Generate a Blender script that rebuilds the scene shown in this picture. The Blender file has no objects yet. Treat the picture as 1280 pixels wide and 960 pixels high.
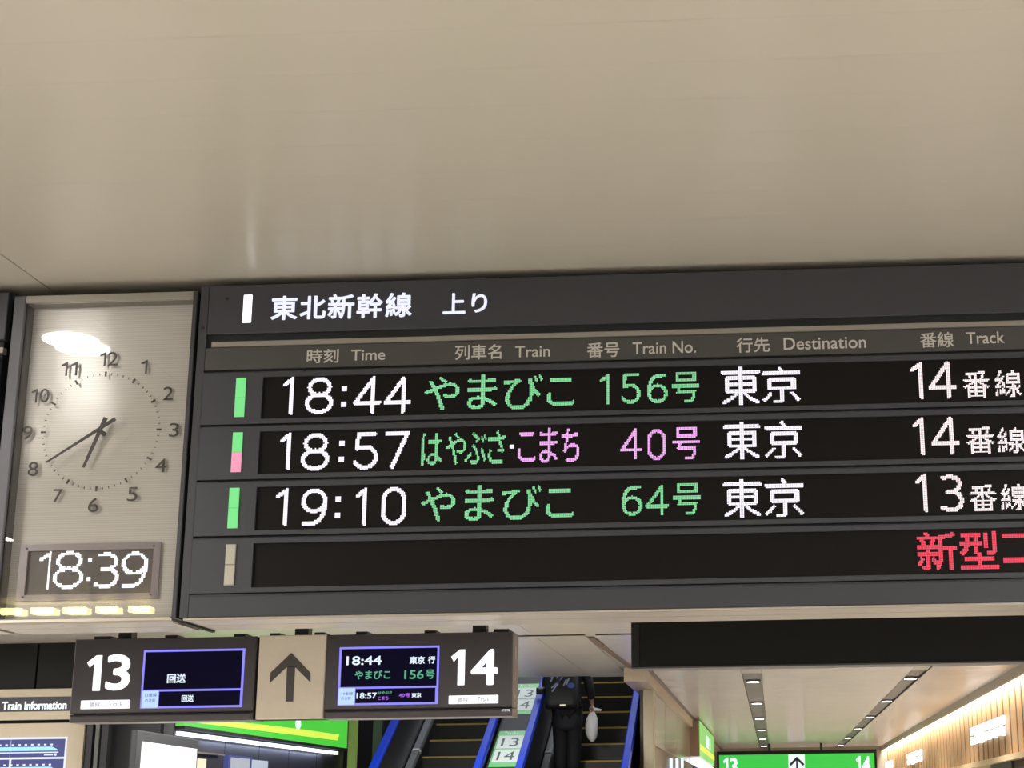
import bpy, math, random
import numpy as np
from mathutils import Matrix, Vector

# ------------------------------------------------------------------ camera
F_PX, PX, PY = 1991.92, 864.818, 495.428        # focal length and principal point (image 1280x960)
PITCH, YAW, ROLL = .2536, -.0469, -.0132
EYE = np.array([0.0, 0.0, 1.6])

def cam_axes(a, b, c):
    ca, sa, cb, sb, cc, sc = math.cos(a), math.sin(a), math.cos(b), math.sin(b), math.cos(c), math.sin(c)
    fwd = np.array([sb * ca, cb * ca, sa]); right = np.array([cb, -sb, 0.0]); up = np.cross(right, fwd)
    return cc * right + sc * up, -sc * right + cc * up, fwd
CR, CU, CF = cam_axes(PITCH, YAW, ROLL)

sc = bpy.context.scene
cam_data = bpy.data.cameras.new('camera'); cam = bpy.data.objects.new('camera', cam_data)
sc.collection.objects.link(cam); sc.camera = cam
cam_data.sensor_fit = 'HORIZONTAL'; cam_data.sensor_width = 36.0
cam_data.lens = F_PX * 36.0 / 1280.0
cam_data.shift_x = (640 - PX) / 1280.0; cam_data.shift_y = (PY - 480) / 1280.0
cam_data.clip_start = .05; cam_data.clip_end = 300
mm = Matrix(((CR[0], CU[0], -CF[0], EYE[0]), (CR[1], CU[1], -CF[1], EYE[1]), (CR[2], CU[2], -CF[2], EYE[2]), (0, 0, 0, 1)))
cam.matrix_world = mm

# ------------------------------------------------------------------ world, exposure, large lights
sc.view_settings.view_transform = 'Standard'; sc.view_settings.look = 'None'
sc.view_settings.gamma = 1.0; sc.view_settings.exposure = 0.0
try: sc.view_settings.use_curve_mapping = False
except Exception: pass
sc.cycles.use_denoising = True
sc.cycles.max_bounces = 8
world = bpy.data.worlds.new('world'); sc.world = world; world.use_nodes = True
bg = world.node_tree.nodes['Background']
bg.inputs[0].default_value = (1.0, .975, .94, 1); bg.inputs[1].default_value = 1.12

def area_light(name, loc, size, size_y, power, col=(1, .98, .95), rot=(0, 0, 0), spread=180):
    d = bpy.data.lights.new(name, 'AREA'); d.shape = 'RECTANGLE'; d.size = size; d.size_y = size_y
    d.energy = power; d.color = col; d.spread = math.radians(spread)
    o = bpy.data.objects.new(name, d); sc.collection.objects.link(o); o.location = loc; o.rotation_euler = rot
    return o
# unseen fill lights added under the ceiling to brighten hall and passage
for k, (x, y) in enumerate([(-7.6, -3), (3.6, -3), (-4.5, 1.5), (3.2, 1.5), (3.6, 8.5), (-5.5, 9.5), (-1, -7), (-3.5, 12.0), (-3.4, 16.5), (-7.5, 12.2)]):
    area_light('hall_lamp', (x, y, 3.12), .5, 2.4, 60 if x < -7 and y > 5 else 225)
CEIL = 3.175

# ------------------------------------------------------------------ helpers
def at(u, v, Y=None, Z=None, X=None):
    """photograph pixel -> world point on the plane y=Y, z=Z or x=X"""
    d = CF + CR * ((u - PX) / F_PX) - CU * ((v - PY) / F_PX)
    if Y is not None: t = (Y - EYE[1]) / d[1]
    elif Z is not None: t = (Z - EYE[2]) / d[2]
    else: t = (X - EYE[0]) / d[0]
    return EYE + d * t

def srgb(r, g, b):
    f = lambda c: (c / 255 / 12.92) if c / 255 <= .04045 else ((c / 255 + .055) / 1.055) ** 2.4
    return (f(r), f(g), f(b), 1)

MATS = {}
def mat(name, col, rough=.5, metal=0.0, emit=0.0, spec=.5, var=.06, scale=30, bump=0.0, aniso=0.0, tangent=None, coat=0.0, stretch=(1, 1, 1)):
    if name in MATS: return MATS[name]
    m = bpy.data.materials.new(name); m.use_nodes = True; nt = m.node_tree; N = nt.nodes; L = nt.links
    p = N['Principled BSDF']
    p.inputs['Roughness'].default_value = rough; p.inputs['Metallic'].default_value = metal
    p.inputs['Specular IOR Level'].default_value = spec
    p.inputs['Coat Weight'].default_value = coat
    p.inputs['Anisotropic'].default_value = aniso
    if tangent:
        c = N.new('ShaderNodeCombineXYZ')
        for i in range(3): c.inputs[i].default_value = tangent[i]
        L.new(c.outputs[0], p.inputs['Tangent'])
    tc = N.new('ShaderNodeTexCoord'); mp = N.new('ShaderNodeMapping'); mp.inputs['Scale'].default_value = stretch
    no = N.new('ShaderNodeTexNoise'); no.inputs['Scale'].default_value = scale; no.inputs['Detail'].default_value = 4
    L.new(tc.outputs['Object'], mp.inputs[0]); L.new(mp.outputs[0], no.inputs[0])
    mx = N.new('ShaderNodeMix'); mx.data_type = 'RGBA'
    mx.inputs['A'].default_value = tuple(max(0, c * (1 - var)) for c in col[:3]) + (1,)
    mx.inputs['B'].default_value = tuple(min(1, c * (1 + var)) for c in col[:3]) + (1,)
    L.new(no.outputs['Fac'], mx.inputs['Factor']); L.new(mx.outputs['Result'], p.inputs['Base Color'])
    if emit > 0:
        p.inputs['Emission Color'].default_value = col; p.inputs['Emission Strength'].default_value = emit
    if bump:
        b = N.new('ShaderNodeBump'); b.inputs['Strength'].default_value = bump; b.inputs['Distance'].default_value = .002
        L.new(no.outputs['Fac'], b.inputs['Height']); L.new(b.outputs[0], p.inputs['Normal'])
    MATS[name] = m
    return m

def glow(name, col, emit, base=.2):
    """light-giving surface (LED, lamp, screen)"""
    if name in MATS: return MATS[name]
    m = mat(name, (col[0] * base, col[1] * base, col[2] * base, 1), .5)
    p = m.node_tree.nodes['Principled BSDF']
    p.inputs['Emission Color'].default_value = tuple(col[:3]) + (1,); p.inputs['Emission Strength'].default_value = emit
    return m

COL = sc.collection
WLOC = {}
def tag(o, label=None, cat=None, group=None, kind=None):
    if label: o['label'] = label
    if cat: o['category'] = cat
    if group: o['group'] = group
    if kind: o['kind'] = kind
    return o
def wloc(p): return WLOC.get(p.name, np.zeros(3)) if p is not None else np.zeros(3)
def empty(name, loc, label=None, cat=None, group=None, kind=None):
    o = bpy.data.objects.new(name, None); COL.objects.link(o); o.location = tuple(loc); o.empty_display_size = .1
    WLOC[o.name] = np.array(loc, float)
    return tag(o, label, cat, group, kind)
def link_mesh(name, me, m, parent, c):
    o = bpy.data.objects.new(name, me); COL.objects.link(o)
    if m is not None and len(me.materials) == 0: me.materials.append(m)
    o.parent = parent; o.location = tuple(np.array(c) - wloc(parent)); WLOC[o.name] = np.array(c, float)
    return o
def copy_tree(o, parent=None, shift=(0, 0, 0)):
    c = o.copy(); COL.objects.link(c)
    if parent is not None: c.parent = parent
    else: c.location = tuple(np.array(o.location) + np.array(shift))
    WLOC[c.name] = WLOC.get(o.name, np.zeros(3)) + np.array(shift)
    for ch in list(o.children): copy_tree(ch, c, shift)
    return c

class MB:
    def __init__(s): s.v = []; s.f = []
    def add(s, vs, fs):
        n = len(s.v); s.v += [tuple(map(float, p)) for p in vs]; s.f += [tuple(n + i for i in f) for f in fs]; return s
    def box(s, x0, x1, y0, y1, z0, z1):
        return s.add([(x0, y0, z0), (x1, y0, z0), (x1, y1, z0), (x0, y1, z0), (x0, y0, z1), (x1, y0, z1), (x1, y1, z1), (x0, y1, z1)],
                     [(0, 3, 2, 1), (4, 5, 6, 7), (0, 1, 5, 4), (1, 2, 6, 5), (2, 3, 7, 6), (3, 0, 4, 7)])
    def cham(s, x0, x1, y0, y1, z0, z1, c):
        """box whose front (-y) edges are chamfered by c"""
        b = [(x0, z0), (x1, z0), (x1, z1), (x0, z1)]; i = [(x0 + c, z0 + c), (x1 - c, z0 + c), (x1 - c, z1 - c), (x0 + c, z1 - c)]
        vs = [(x, y1, z) for x, z in b] + [(x, y0 + c, z) for x, z in b] + [(x, y0, z) for x, z in i]
        fs = [(3, 2, 1, 0), (8, 9, 10, 11)]
        for k in range(4):
            l = (k + 1) % 4; fs += [(k, l, 4 + l, 4 + k), (4 + k, 4 + l, 8 + l, 8 + k)]
        return s.add(vs, fs)
    def prism(s, pts, a0, a1, axis):
        """extrude a polygon (pairs) along axis 0/1/2 between a0 and a1"""
        def P(p, a):
            return (a, p[0], p[1]) if axis == 0 else ((p[0], a, p[1]) if axis == 1 else (p[0], p[1], a))
        n = len(pts); vs = [P(p, a0) for p in pts] + [P(p, a1) for p in pts]
        fs = [tuple(range(n))[::-1], tuple(range(n, 2 * n))] + [(k, (k + 1) % n, n + (k + 1) % n, n + k) for k in range(n)]
        return s.add(vs, fs)
    def cyl(s, c, r, a0, a1, axis=1, n=16, r2=None, ry=None):
        r2 = r if r2 is None else r2
        ang = [2 * math.pi * k / n for k in range(n)]
        def P(cc, rr, a):
            p = (c[0] + rr * math.cos(cc), c[1] + (ry if ry else rr) * math.sin(cc))
            return (a, p[0], p[1]) if axis == 0 else ((p[0], a, p[1]) if axis == 1 else (p[0], p[1], a))
        vs = [P(t, r, a0) for t in ang] + [P(t, r2, a1) for t in ang]
        fs = [tuple(range(n))[::-1], tuple(range(n, 2 * n))] + [(k, (k + 1) % n, n + (k + 1) % n, n + k) for k in range(n)]
        return s.add(vs, fs)
    def sweep(s, path, w, h):
        """rectangular bar w wide (x) and h thick swept along (x, y, z) points in a y-z plane"""
        vs = []; fs = []
        for k, p in enumerate(path):
            a = np.array(path[max(0, k - 1)]); b = np.array(path[min(len(path) - 1, k + 1)]); t = b - a; t /= np.linalg.norm(t)
            nrm = np.array([0, -t[2], t[1]]); p = np.array(p)
            for sx, sn in ((-1, -1), (1, -1), (1, 0), (.7, 1), (-.7, 1), (-1, 0)):
                vs.append(p + np.array([sx * w / 2, 0, 0]) + nrm * sn * h / 2)
        for k in range(len(path) - 1):
            for j in range(6):
                l = (j + 1) % 6; fs.append((6 * k + j, 6 * k + l, 6 * k + 6 + l, 6 * k + 6 + j))
        fs += [tuple(range(6))[::-1], tuple(range(6 * (len(path) - 1), 6 * len(path)))]
        return s.add(vs, fs)
    def mesh(s, name):
        V = np.array(s.v); c = (V.min(0) + V.max(0)) / 2
        me = bpy.data.meshes.new(name); me.from_pydata([tuple(p) for p in V - c], [], s.f); me.update()
        import bmesh
        b = bmesh.new(); b.from_mesh(me); bmesh.ops.recalc_face_normals(b, faces=b.faces[:]); b.to_mesh(me); b.free()
        return me, c
    def build(s, name, m, parent=None, label=None, cat=None, group=None, kind=None, smooth=False, bevel=0):
        me, c = s.mesh(name); o = link_mesh(name, me, m, parent, c)
        if smooth:
            for p in me.polygons: p.use_smooth = True
        if bevel:
            b = o.modifiers.new('bevel', 'BEVEL'); b.width = bevel; b.segments = 2; b.limit_method = 'ANGLE'
        return tag(o, label, cat, group, kind)

def slab(name, m, parent, pts, thick, nrm, **kw):
    """flat polygon of world points given thickness along nrm"""
    P = [np.array(p, float) for p in pts]; q = [p + np.array(nrm) * thick for p in P]; n = len(P)
    return MB().add(P + q, [tuple(range(n)), tuple(range(n, 2 * n))[::-1]] + [(k, (k + 1) % n, n + (k + 1) % n, n + k) for k in range(n)]).build(name, m, parent, **kw)

# ---- lettering: outlines come from Blender's built-in typeface
GLY = {}
def glyph(text, bold=0.0):
    key = (text, bold)
    if key not in GLY:
        cu = bpy.data.curves.new('t', 'FONT'); cu.body = text; cu.size = 1.0; cu.offset = bold; cu.resolution_u = 5
        ob = bpy.data.objects.new('t', cu); COL.objects.link(ob)
        me = bpy.data.meshes.new_from_object(ob)
        me.calc_loop_triangles()
        V = np.array([v.co[:2] for v in me.vertices]).reshape(-1, 2); T = np.array([t.vertices[:] for t in me.loop_triangles]).reshape(-1, 3)
        bpy.data.objects.remove(ob); bpy.data.curves.remove(cu); bpy.data.meshes.remove(me)
        GLY[key] = (V, T)
    return GLY[key]

def text_on_plane(mb, text, org, ex, ez, w, h, n, depth, bold=0.0):
    """fit text in the w x h box whose lower-left corner is org (ex, ez unit vectors; n towards the viewer)"""
    V, T = glyph(text, bold)
    lo, hi = V.min(0), V.max(0); S = (V - lo) / (hi - lo)
    P = np.array(org)[None] + S[:, :1] * w * np.array(ex)[None] + S[:, 1:] * h * np.array(ez)[None]
    Fr = P + np.array(n)[None] * depth
    k = len(P)
    edges = {}
    for t in T:
        for a, b in ((t[0], t[1]), (t[1], t[2]), (t[2], t[0])): edges[(a, b)] = edges.get((a, b), 0) + 1
    fs = [(k + t[0], k + t[1], k + t[2]) for t in T]
    fs += [(a, b, k + b, k + a) for (a, b) in edges if (b, a) not in edges]
    mb.add(list(P) + list(Fr), fs)

def lettering(name, items, m, parent, Y, depth=.002, bold=0.0, **kw):
    """items: (text, u0, u1, v0, v1) boxes read off the photograph, set on the plane y=Y facing the viewer"""
    for t, u0, u1, v0, v1 in items:
        mb = MB()
        uc, vc = (u0 + u1) / 2, (v0 + v1) / 2
        x0, x1 = at(u0, vc, Y)[0], at(u1, vc, Y)[0]; z1, z0 = at(uc, v0, Y)[2], at(uc, v1, Y)[2]
        if t.startswith('1|'):                                      # a plain figure one: stem and flag, stem share given
            s_ = float(t[2:]); w, h = x1 - x0, z1 - z0
            q = [(x0 + a * w, z0 + b * h) for a, b in ((1 - s_ * .75, 1), (1, 1), (1, 0), (1 - s_, 0), (1 - s_, .78 if s_ < .45 else .80), (.14 if s_ < .45 else .2, .72 if s_ < .45 else .66), (0, .80))]
            mb.prism(q, Y - depth, Y, 1)
        else:
            g = bold * (z1 - z0)
            text_on_plane(mb, t, (x0 + g, Y, z0 + g), (1, 0, 0), (0, 0, 1), x1 - x0 - 2 * g, z1 - z0 - 2 * g, (0, -1, 0), depth)
            if g > 0:
                for kk, (sx, sz) in enumerate(((0, 1), (2, 1), (1, 0), (1, 2), (.3, .3), (1.7, .3), (.3, 1.7), (1.7, 1.7))):
                    text_on_plane(mb, t, (x0 + sx * g, Y, z0 + sz * g), (1, 0, 0), (0, 0, 1), x1 - x0 - 2 * g, z1 - z0 - 2 * g, (0, -1, 0), depth + .00006 * (kk + 1))
        me, c = raw_mesh(mb, name)
        tag(link_mesh(name, me, m, parent, c), **kw)
def raw_mesh(mb, name):
    V = np.array(mb.v); c = (V.min(0) + V.max(0)) / 2
    me = bpy.data.meshes.new(name); me.from_pydata([tuple(p) for p in V - c], [], mb.f); me.update()
    return me, c

# ---- dot-matrix digits drawn as strokes in a unit box
def arc(cx, cy, rx, ry, a0, a1, n=24):
    return [(cx + rx * math.cos(math.radians(a0 + (a1 - a0) * k / n)), cy + ry * math.sin(math.radians(a0 + (a1 - a0) * k / n))) for k in range(n + 1)]
STROKES = {
    '1': [[(0, .83), (.9, 1), (.9, 0)]],
    '0': [arc(.5, .70, .5, .30, 0, 180) + arc(.5, .30, .5, .30, 180, 360) + [(1, .70)]],
    '8': [arc(.5, .76, .42, .24, 0, 360), arc(.5, .27, .5, .27, 0, 360)],
    '4': [[(.74, 1), (0, .28), (1, .28)], [(.74, 1), (.74, 0)]],
    '5': [[(.92, 1), (.12, 1), (.06, .58)] + arc(.45, .31, .55, .31, 95, -150, 20)],
    '7': [[(0, 1), (1, 1), (.28, 0)]],
    '9': [arc(.5, .69, .5, .31, 0, 360), [(1, .69), (1, .48), (.93, .28), (.78, .1), (.55, .02), (.05, 0)]],
    '6': [arc(.5, .31, .5, .31, 0, 360), [(0, .31), (0, .52), (.07, .72), (.22, .9), (.45, .98), (.9, 1)]],
    '3': [[(.08, .96), (.45, 1), (.78, .95), (.92, .80), (.88, .65), (.62, .54), (.28, .53)], [(.62, .54), (.9, .45), (1, .28), (.92, .11), (.68, .01), (.38, 0), (0, .05)]],
    ':': [[(.5, .83), (.5, .83)], [(.5, .17), (.5, .17)]],
}
def dots(items, Y, x_org, z_org, pitch, sw, bold, tol=.02):
    """items (char, u0, u1, v0, v1) -> set of lit dots (i, j) on the matrix whose corner is x_org, z_org"""
    lit = set()
    for ch, u0, u1, v0, v1 in items:
        uc, vc = (u0 + u1) / 2, (v0 + v1) / 2
        x0, x1 = at(u0, vc, Y)[0], at(u1, vc, Y)[0]; z1, z0 = at(uc, v0, Y)[2], at(uc, v1, Y)[2]
        i0 = int(round((x0 - x_org) / pitch)); i1 = max(i0 + 2, int(round((x1 - x_org) / pitch)))
        j0 = int(round((z0 - z_org) / pitch)); j1 = int(round((z1 - z_org) / pitch))
        w, h = i1 - i0, j1 - j0
        if ch in STROKES:
            segs = []
            for st in STROKES[ch]:
                q = [(sw / 2 + p[0] * (w - sw), sw / 2 + p[1] * (h - sw)) for p in st]
                segs += list(zip(q[:-1], q[1:]))
            for i in range(w):
                for j in range(h):
                    c = np.array([i + .5, j + .5])
                    for a, b in segs:
                        a = np.array(a); d = np.array(b) - a; L2 = d @ d
                        t = 0 if L2 == 0 else min(1, max(0, (c - a) @ d / L2)); r = c - a - t * d
                        if ch == ':':
                            if max(abs(r)) < (1.9 if pitch < .005 else 1.1): lit.add((i0 + i, j0 + j))
                        elif r @ r <= (sw / 2 + tol) ** 2: lit.add((i0 + i, j0 + j)); break
        else:
            V, T = glyph(ch); lo, hi = V.min(0), V.max(0)
            S = (V - lo) / (hi - lo) * np.array([w, h])
            gx, gy = np.meshgrid(np.arange(w) + .5, np.arange(h) + .5, indexing='ij')
            hit = np.zeros(gx.shape)
            so = .27 + max(0, bold)
            for ox in (-so, so):
                for oy in (-so, so):
                    sub = np.zeros(gx.shape, bool)
                    for t in T:
                        a, b, c = S[t[0]], S[t[1]], S[t[2]]
                        d1 = (gx + ox - b[0]) * (a[1] - b[1]) - (a[0] - b[0]) * (gy + oy - b[1])
                        d2 = (gx + ox - c[0]) * (b[1] - c[1]) - (b[0] - c[0]) * (gy + oy - c[1])
                        d3 = (gx + ox - a[0]) * (c[1] - a[1]) - (c[0] - a[0]) * (gy + oy - a[1])
                        sub |= ~(((d1 < 0) | (d2 < 0) | (d3 < 0)) & ((d1 > 0) | (d2 > 0) | (d3 > 0)))
                    hit += sub
            for i, j in zip(*np.nonzero(hit >= (3 if bold < 0 else (1 if bold > .1 else 2)))): lit.add((i0 + int(i), j0 + int(j)))
    return lit
def led_text(name, items, m, parent, Y, x_org, z_org, pitch=.004, sw=3.0, bold=0.0, fill=.80, xmax=1e9, tol=.02, **kw):
  for it in items:
    lit = dots([it], Y, x_org, z_org, pitch, sw, bold, tol); mb = MB(); g = pitch * (1 - fill) / 2
    for i, j in sorted(lit):
        x, z = x_org + i * pitch, z_org + j * pitch
        if x > xmax: continue
        a, b, c, d = x + g, x + pitch - g, z + g, z + pitch - g
        mb.add([(a, Y - .001, c), (b, Y - .001, c), (b, Y - .001, d), (a, Y - .001, d), (a, Y, c), (b, Y, c), (b, Y, d), (a, Y, d)],
               [(0, 1, 2, 3), (4, 5, 1, 0), (5, 6, 2, 1), (6, 7, 3, 2), (7, 4, 0, 3)])
    me, c = raw_mesh(mb, name)
    tag(link_mesh(name, me, m, parent, c), kind='stuff', **kw)

# ------------------------------------------------------------------ materials
M_ceil = mat('ceiling_enamel', srgb(208, 202, 188), .29, 0, spec=.6, var=.02, scale=4, aniso=.85, tangent=(0, 1, 0))
M_passceil = mat('passage_ceiling_enamel', srgb(220, 216, 212), .22, 0, spec=.5, var=.03, scale=6, aniso=.8, tangent=(0, 1, 0))
M_gap = mat('dark_gap', srgb(16, 16, 18), .8)
M_board = mat('charcoal_panel', srgb(56, 57, 63), .42, .1, var=.05, scale=60)
M_board2 = mat('charcoal_frame', srgb(56, 56, 60), .45, .15)
M_alu = mat('brushed_aluminium', srgb(176, 168, 156), .32, .75, var=.08, scale=12, stretch=(1, 20, 20))
M_slot = mat('dark_slot', srgb(18, 18, 20), .7)
M_screen = mat('led_matrix_black', srgb(14, 10, 9), .5, spec=.16, var=.15, scale=500)
M_print = mat('grey_print', srgb(196, 192, 184), .6)
M_face = mat('clock_face', srgb(240, 236, 230), .30, .16, spec=1.0, var=.02, aniso=1.0, tangent=(0, 0, 1), coat=1.0)
M_face.node_tree.nodes['Principled BSDF'].inputs['Coat Roughness'].default_value = .008
nt_ = M_face.node_tree; wv = nt_.nodes.new('ShaderNodeTexWave'); wv.bands_direction = 'Z'; wv.inputs['Scale'].default_value = 46
tc_ = nt_.nodes.new('ShaderNodeTexCoord'); nt_.links.new(tc_.outputs['Object'], wv.inputs['Vector'])
mx_ = nt_.nodes.new('ShaderNodeMix'); mx_.data_type = 'RGBA'; mx_.inputs['A'].default_value = srgb(228, 222, 214); mx_.inputs['B'].default_value = srgb(243, 240, 234)
nt_.links.new(wv.outputs['Fac'], mx_.inputs['Factor']); nt_.links.new(mx_.outputs['Result'], nt_.nodes['Principled BSDF'].inputs['Base Color'])
M_num = mat('dark_grey_print', srgb(70, 64, 66), .5)
M_hand = mat('clock_hand_grey', srgb(72, 68, 72), .4, .3)
M_floor = mat('stone_floor', srgb(190, 184, 176), .35, var=.12, scale=8)
M_black = mat('black_panel', srgb(28, 27, 25), .6, spec=.25)
M_dark = mat('dark_wall_paint', srgb(30, 29, 33), .45, var=.1)
M_beige = mat('beige_panel', srgb(196, 182, 158), .5, var=.03)
M_wood = mat('light_wood', srgb(158, 124, 88), .5, var=.22, scale=9, stretch=(1, 6, .6))
M_strip = mat('grey_light_channel', srgb(92, 90, 87), .4, .2)
M_blue = mat('blue_handrail', srgb(3, 54, 200), .5, spec=.3)
M_balus = mat('escalator_dark_panel', srgb(30, 32, 38), .45, .1)
M_deck = mat('escalator_deck_steel', srgb(110, 112, 116), .35, .5)
M_step = mat('escalator_step', srgb(24, 24, 26), .5, .3)
M_yellow = mat('yellow_nosing', srgb(176, 150, 62), .6)
M_white_led = glow('white_led', (.95, .90, 1.0), 1.3)
M_green_led = glow('green_led', (.26, .78, .37), 1.05, .05)
M_pink_led = glow('magenta_led', (.88, .42, .90), 1.15)
M_red_led = glow('red_led', (1.0, .07, .13), 1.1, .05)
M_title = glow('title_light', (.80, .82, 1.0), 1.0)
M_bar_w = glow('white_bar_light', (.97, .97, 1.0), 1.8)
M_bar_g = glow('green_bar_light', (.20, .82, .27), .80)
M_bar_p = glow('pink_bar_light', (.92, .34, .50), .85)
M_bar_off = mat('unlit_diffuser', srgb(176, 172, 158), .5)
M_lamp = glow('lamp_white', (1, .97, .92), 9)

# ------------------------------------------------------------------ setting: floor, ceiling, walls
MB().box(-16, 14, -14, 62, -.1, 0).build('floor', M_floor, kind='structure')
ceil_root = empty('ceiling', (0, 6, CEIL), kind='structure')
P0 = at(640, 796, Z=CEIL)[1]          # far edge of the hall ceiling
P1 = at(700, 847, Z=CEIL)[1]          # edge over the escalators
SEAM = at(0, 317, Z=CEIL)[0]
MB().box(-16, 14, -14, P1, CEIL + .012, CEIL + .03).build('ceiling_backing', M_ceil, ceil_root)
# hall planks (about 19 cm wide) in three columns parted by the long seams
pitch = .1905; y = 2.98 - 16 * pitch
for xa, xb in ((-9.5, SEAM - .003), (SEAM + .003, 3.3), (3.306, 9)):
    me, _ = MB().box(xa, xb, 0, pitch - .0003, CEIL, CEIL + .012).mesh('plank'); me.materials.append(M_ceil)
    k = 0
    while y + (k + 1) * pitch < P0 - .02:
        link_mesh('plank', me, None, ceil_root, ((xa + xb) / 2, y + (k + .5) * pitch, CEIL + .006)); k += 1
    yend = y + k * pitch
MB().box(-16, 14, -14, y, CEIL, CEIL + .012).build('ceiling_sheet', M_ceil, ceil_root)
# passage ceiling: wider panels between the two lamp channels
XL0, XL1 = at(925, 833, Z=CEIL)[0], at(951, 833, Z=CEIL)[0]
XR0, XR1 = at(1148, 829, Z=CEIL)[0], at(1170, 829, Z=CEIL)[0]
XE = at(1280, 828, Z=CEIL)[0]
LE = -1.62
FAR = 44.0
pp = .9
for xa, xb, ya, yb in ((LE, XL0, P0, FAR), (XL1, XR0, P0, FAR), (XR1, XE, P0, FAR), (-9.5, SEAM - .003, P0, P1 - .6), (SEAM + .003, LE - .10, P0, P1)):
    n = int(round((yb - ya) / pp)); q = (yb - ya) / n
    me, _ = MB().box(xa, xb, 0, q - .005, CEIL, CEIL + .012).mesh('panel'); me.materials.append(M_passceil if xa > -2 else M_ceil)
    for k in range(n):
        link_mesh('panel', me, None, ceil_root, ((xa + xb) / 2, ya + (k + .5) * q, CEIL + .006))
MB().box(LE, 6, P1 - .01, FAR, CEIL + .10, CEIL + .12).build('ceiling_backing', M_gap, ceil_root)
# left lamp channel beam, brown trim line
ch = MB()
a0, a1 = at(738, 797, Z=CEIL), at(788, 833, Z=CEIL)
slab('seam_trim', mat('brown_trim', srgb(128, 110, 92), .5), ceil_root, [(a0[0] - .03, a0[1], CEIL - .004), (a0[0] + .03, a0[1], CEIL - .004), (a1[0] + .05, P1 - 1, CEIL - .004), (a1[0] - .03, P1 - 1, CEIL - .004)], .006, (0, 0, 1))
for xa, xb in ((XL0, XL1), (XR0, XR1)):
    b = MB().box(xa - .004, xa, P0, FAR, CEIL - .002, CEIL + .06).box(xb, xb + .004, P0, FAR, CEIL - .002, CEIL + .06).box(xa, xb, P0, FAR, CEIL + .03, CEIL + .034)
    b.build('light_channel', M_strip, ceil_root)

# downlights in the two channels
GD = 'round downlights in the passage ceiling channels'
dl = empty('downlight', (0, 0, CEIL), cat='light', group=GD)
MB().cyl((0, 0), .095, CEIL + .004, CEIL + .03, 2, 20).build('housing', M_alu, dl)
MB().cyl((0, 0), .075, CEIL + .000, CEIL + .004, 2, 20).build('lens', M_lamp, dl)
first = True
rows = [((XL0 + XL1) / 2, [853, 881, 900, 914, 925, 933, 940], 'left'), ((XR0 + XR1) / 2, [849, 878, 898, 912, 923, 932, 938], 'right')]
ordn = ['nearest', 'second', 'third', 'fourth', 'fifth', 'sixth', 'seventh']
for x, vs, side in rows:
    for k in range(6):
        y6 = at(640, vs[5], Z=CEIL)[1]; yf = at(640, vs[0], Z=CEIL)[1]; y6 = at(957 if side == 'left' else 1048, vs[5], Z=CEIL)[1]; yf = at(942 if side == 'left' else 1135, vs[0], Z=CEIL)[1]; yy = yf + k * (y6 - yf) / 5
        o = dl if first else copy_tree(dl)
        if first: first = False
        o.location = (x, yy, CEIL)
        o['label'] = f'round white downlight, {ordn[k]} along the {side} grey channel of the passage ceiling'
        d = bpy.data.lights.new('downlight_glow', 'SPOT'); d.energy = 270; d.spot_size = math.radians(150); d.spot_blend = .6; d.color = (1, .95, .88); d.shadow_soft_size = .07
        lo = bpy.data.objects.new('downlight_glow', d); COL.objects.link(lo); lo.location = (x, yy, CEIL - .02)

# two round lamps beside the clock (one mirrored in its glass)
cl = at(85, 418, 4.5); s = (cl[2] - 1.6) / 4.5; yy = 9.0 - (CEIL - 1.6) / s; xx = cl[0] / 4.5 * (CEIL - 1.6) / s
for k, (x, y_) in enumerate(((xx, yy), (xx + 5.6, 1.2))):
    t = empty('ceiling_lamp', (x, y_, CEIL), ['round flush ceiling lamp mirrored in the clock glass', 'round flush ceiling lamp right of the viewer, off frame'][k], 'light')
    MB().cyl((x, y_), .125, CEIL - .012, CEIL, 2, 32).build('trim_ring', M_alu, t)
    MB().cyl((x, y_), .090, CEIL - .016, CEIL - .006, 2, 32).build('lens', glow('near_lamp', (1, .97, .93), 48), t)
    d = bpy.data.lights.new('lamp_glow', 'SPOT'); d.energy = 26; d.spot_size = math.radians(130); d.spot_blend = .5; d.color = (1, .96, .9); d.shadow_soft_size = .09
    lo = bpy.data.objects.new('lamp_glow', d); COL.objects.link(lo); lo.location = (x, y_, CEIL - .03)

# ------------------------------------------------------------------ departure board
YB = 4.5; BX0, BX1 = -1.69, 1.75
board = empty('departure_board', ((BX0 + BX1) / 2, 4.62, 2.148), 'wide charcoal departure board with four display rows hanging under the ceiling', 'departure board')
MB().box(BX0 + .012, BX1 - .012, YB + .012, YB + .255, 2.16, 3.146).build('housing', M_slot, board)
for a in (BX0, BX1 - .024): MB().box(a, a + .024, YB, YB + .26, 2.150, 3.148).build('side_frame', M_board2, board)
MB().cham(BX0 + .024, BX1 - .024, YB, YB + .03, 2.997, 3.150, .002).build('title_panel', M_board, board)
MB().box(BX0 + .03, BX1 - .03, YB + .022, YB + .03, 2.955, 2.999).build('slot', M_slot, board)
MB().cham(BX0 + .038, BX1 - .03, YB + .006, YB + .03, 2.957, 2.9755, .002).build('trim_strip', mat('light_strip', srgb(150, 145, 136), .4, .4), board)
MB().cham(BX0 + .024, BX1 - .024, YB, YB + .03, 2.885, 2.955, .002).build('header_panel', mat('header_grey', srgb(66, 65, 64), .45, .1), board)
MB().cham(BX0 + .024, BX1 - .024, YB, YB + .03, 2.150, 2.2155, .002).build('bottom_panel', M_board, board)
RP = .1663; SX0 = -1.486; SX1 = 1.60
GZ = [2.882 - RP * k for k in range(5)]
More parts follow.
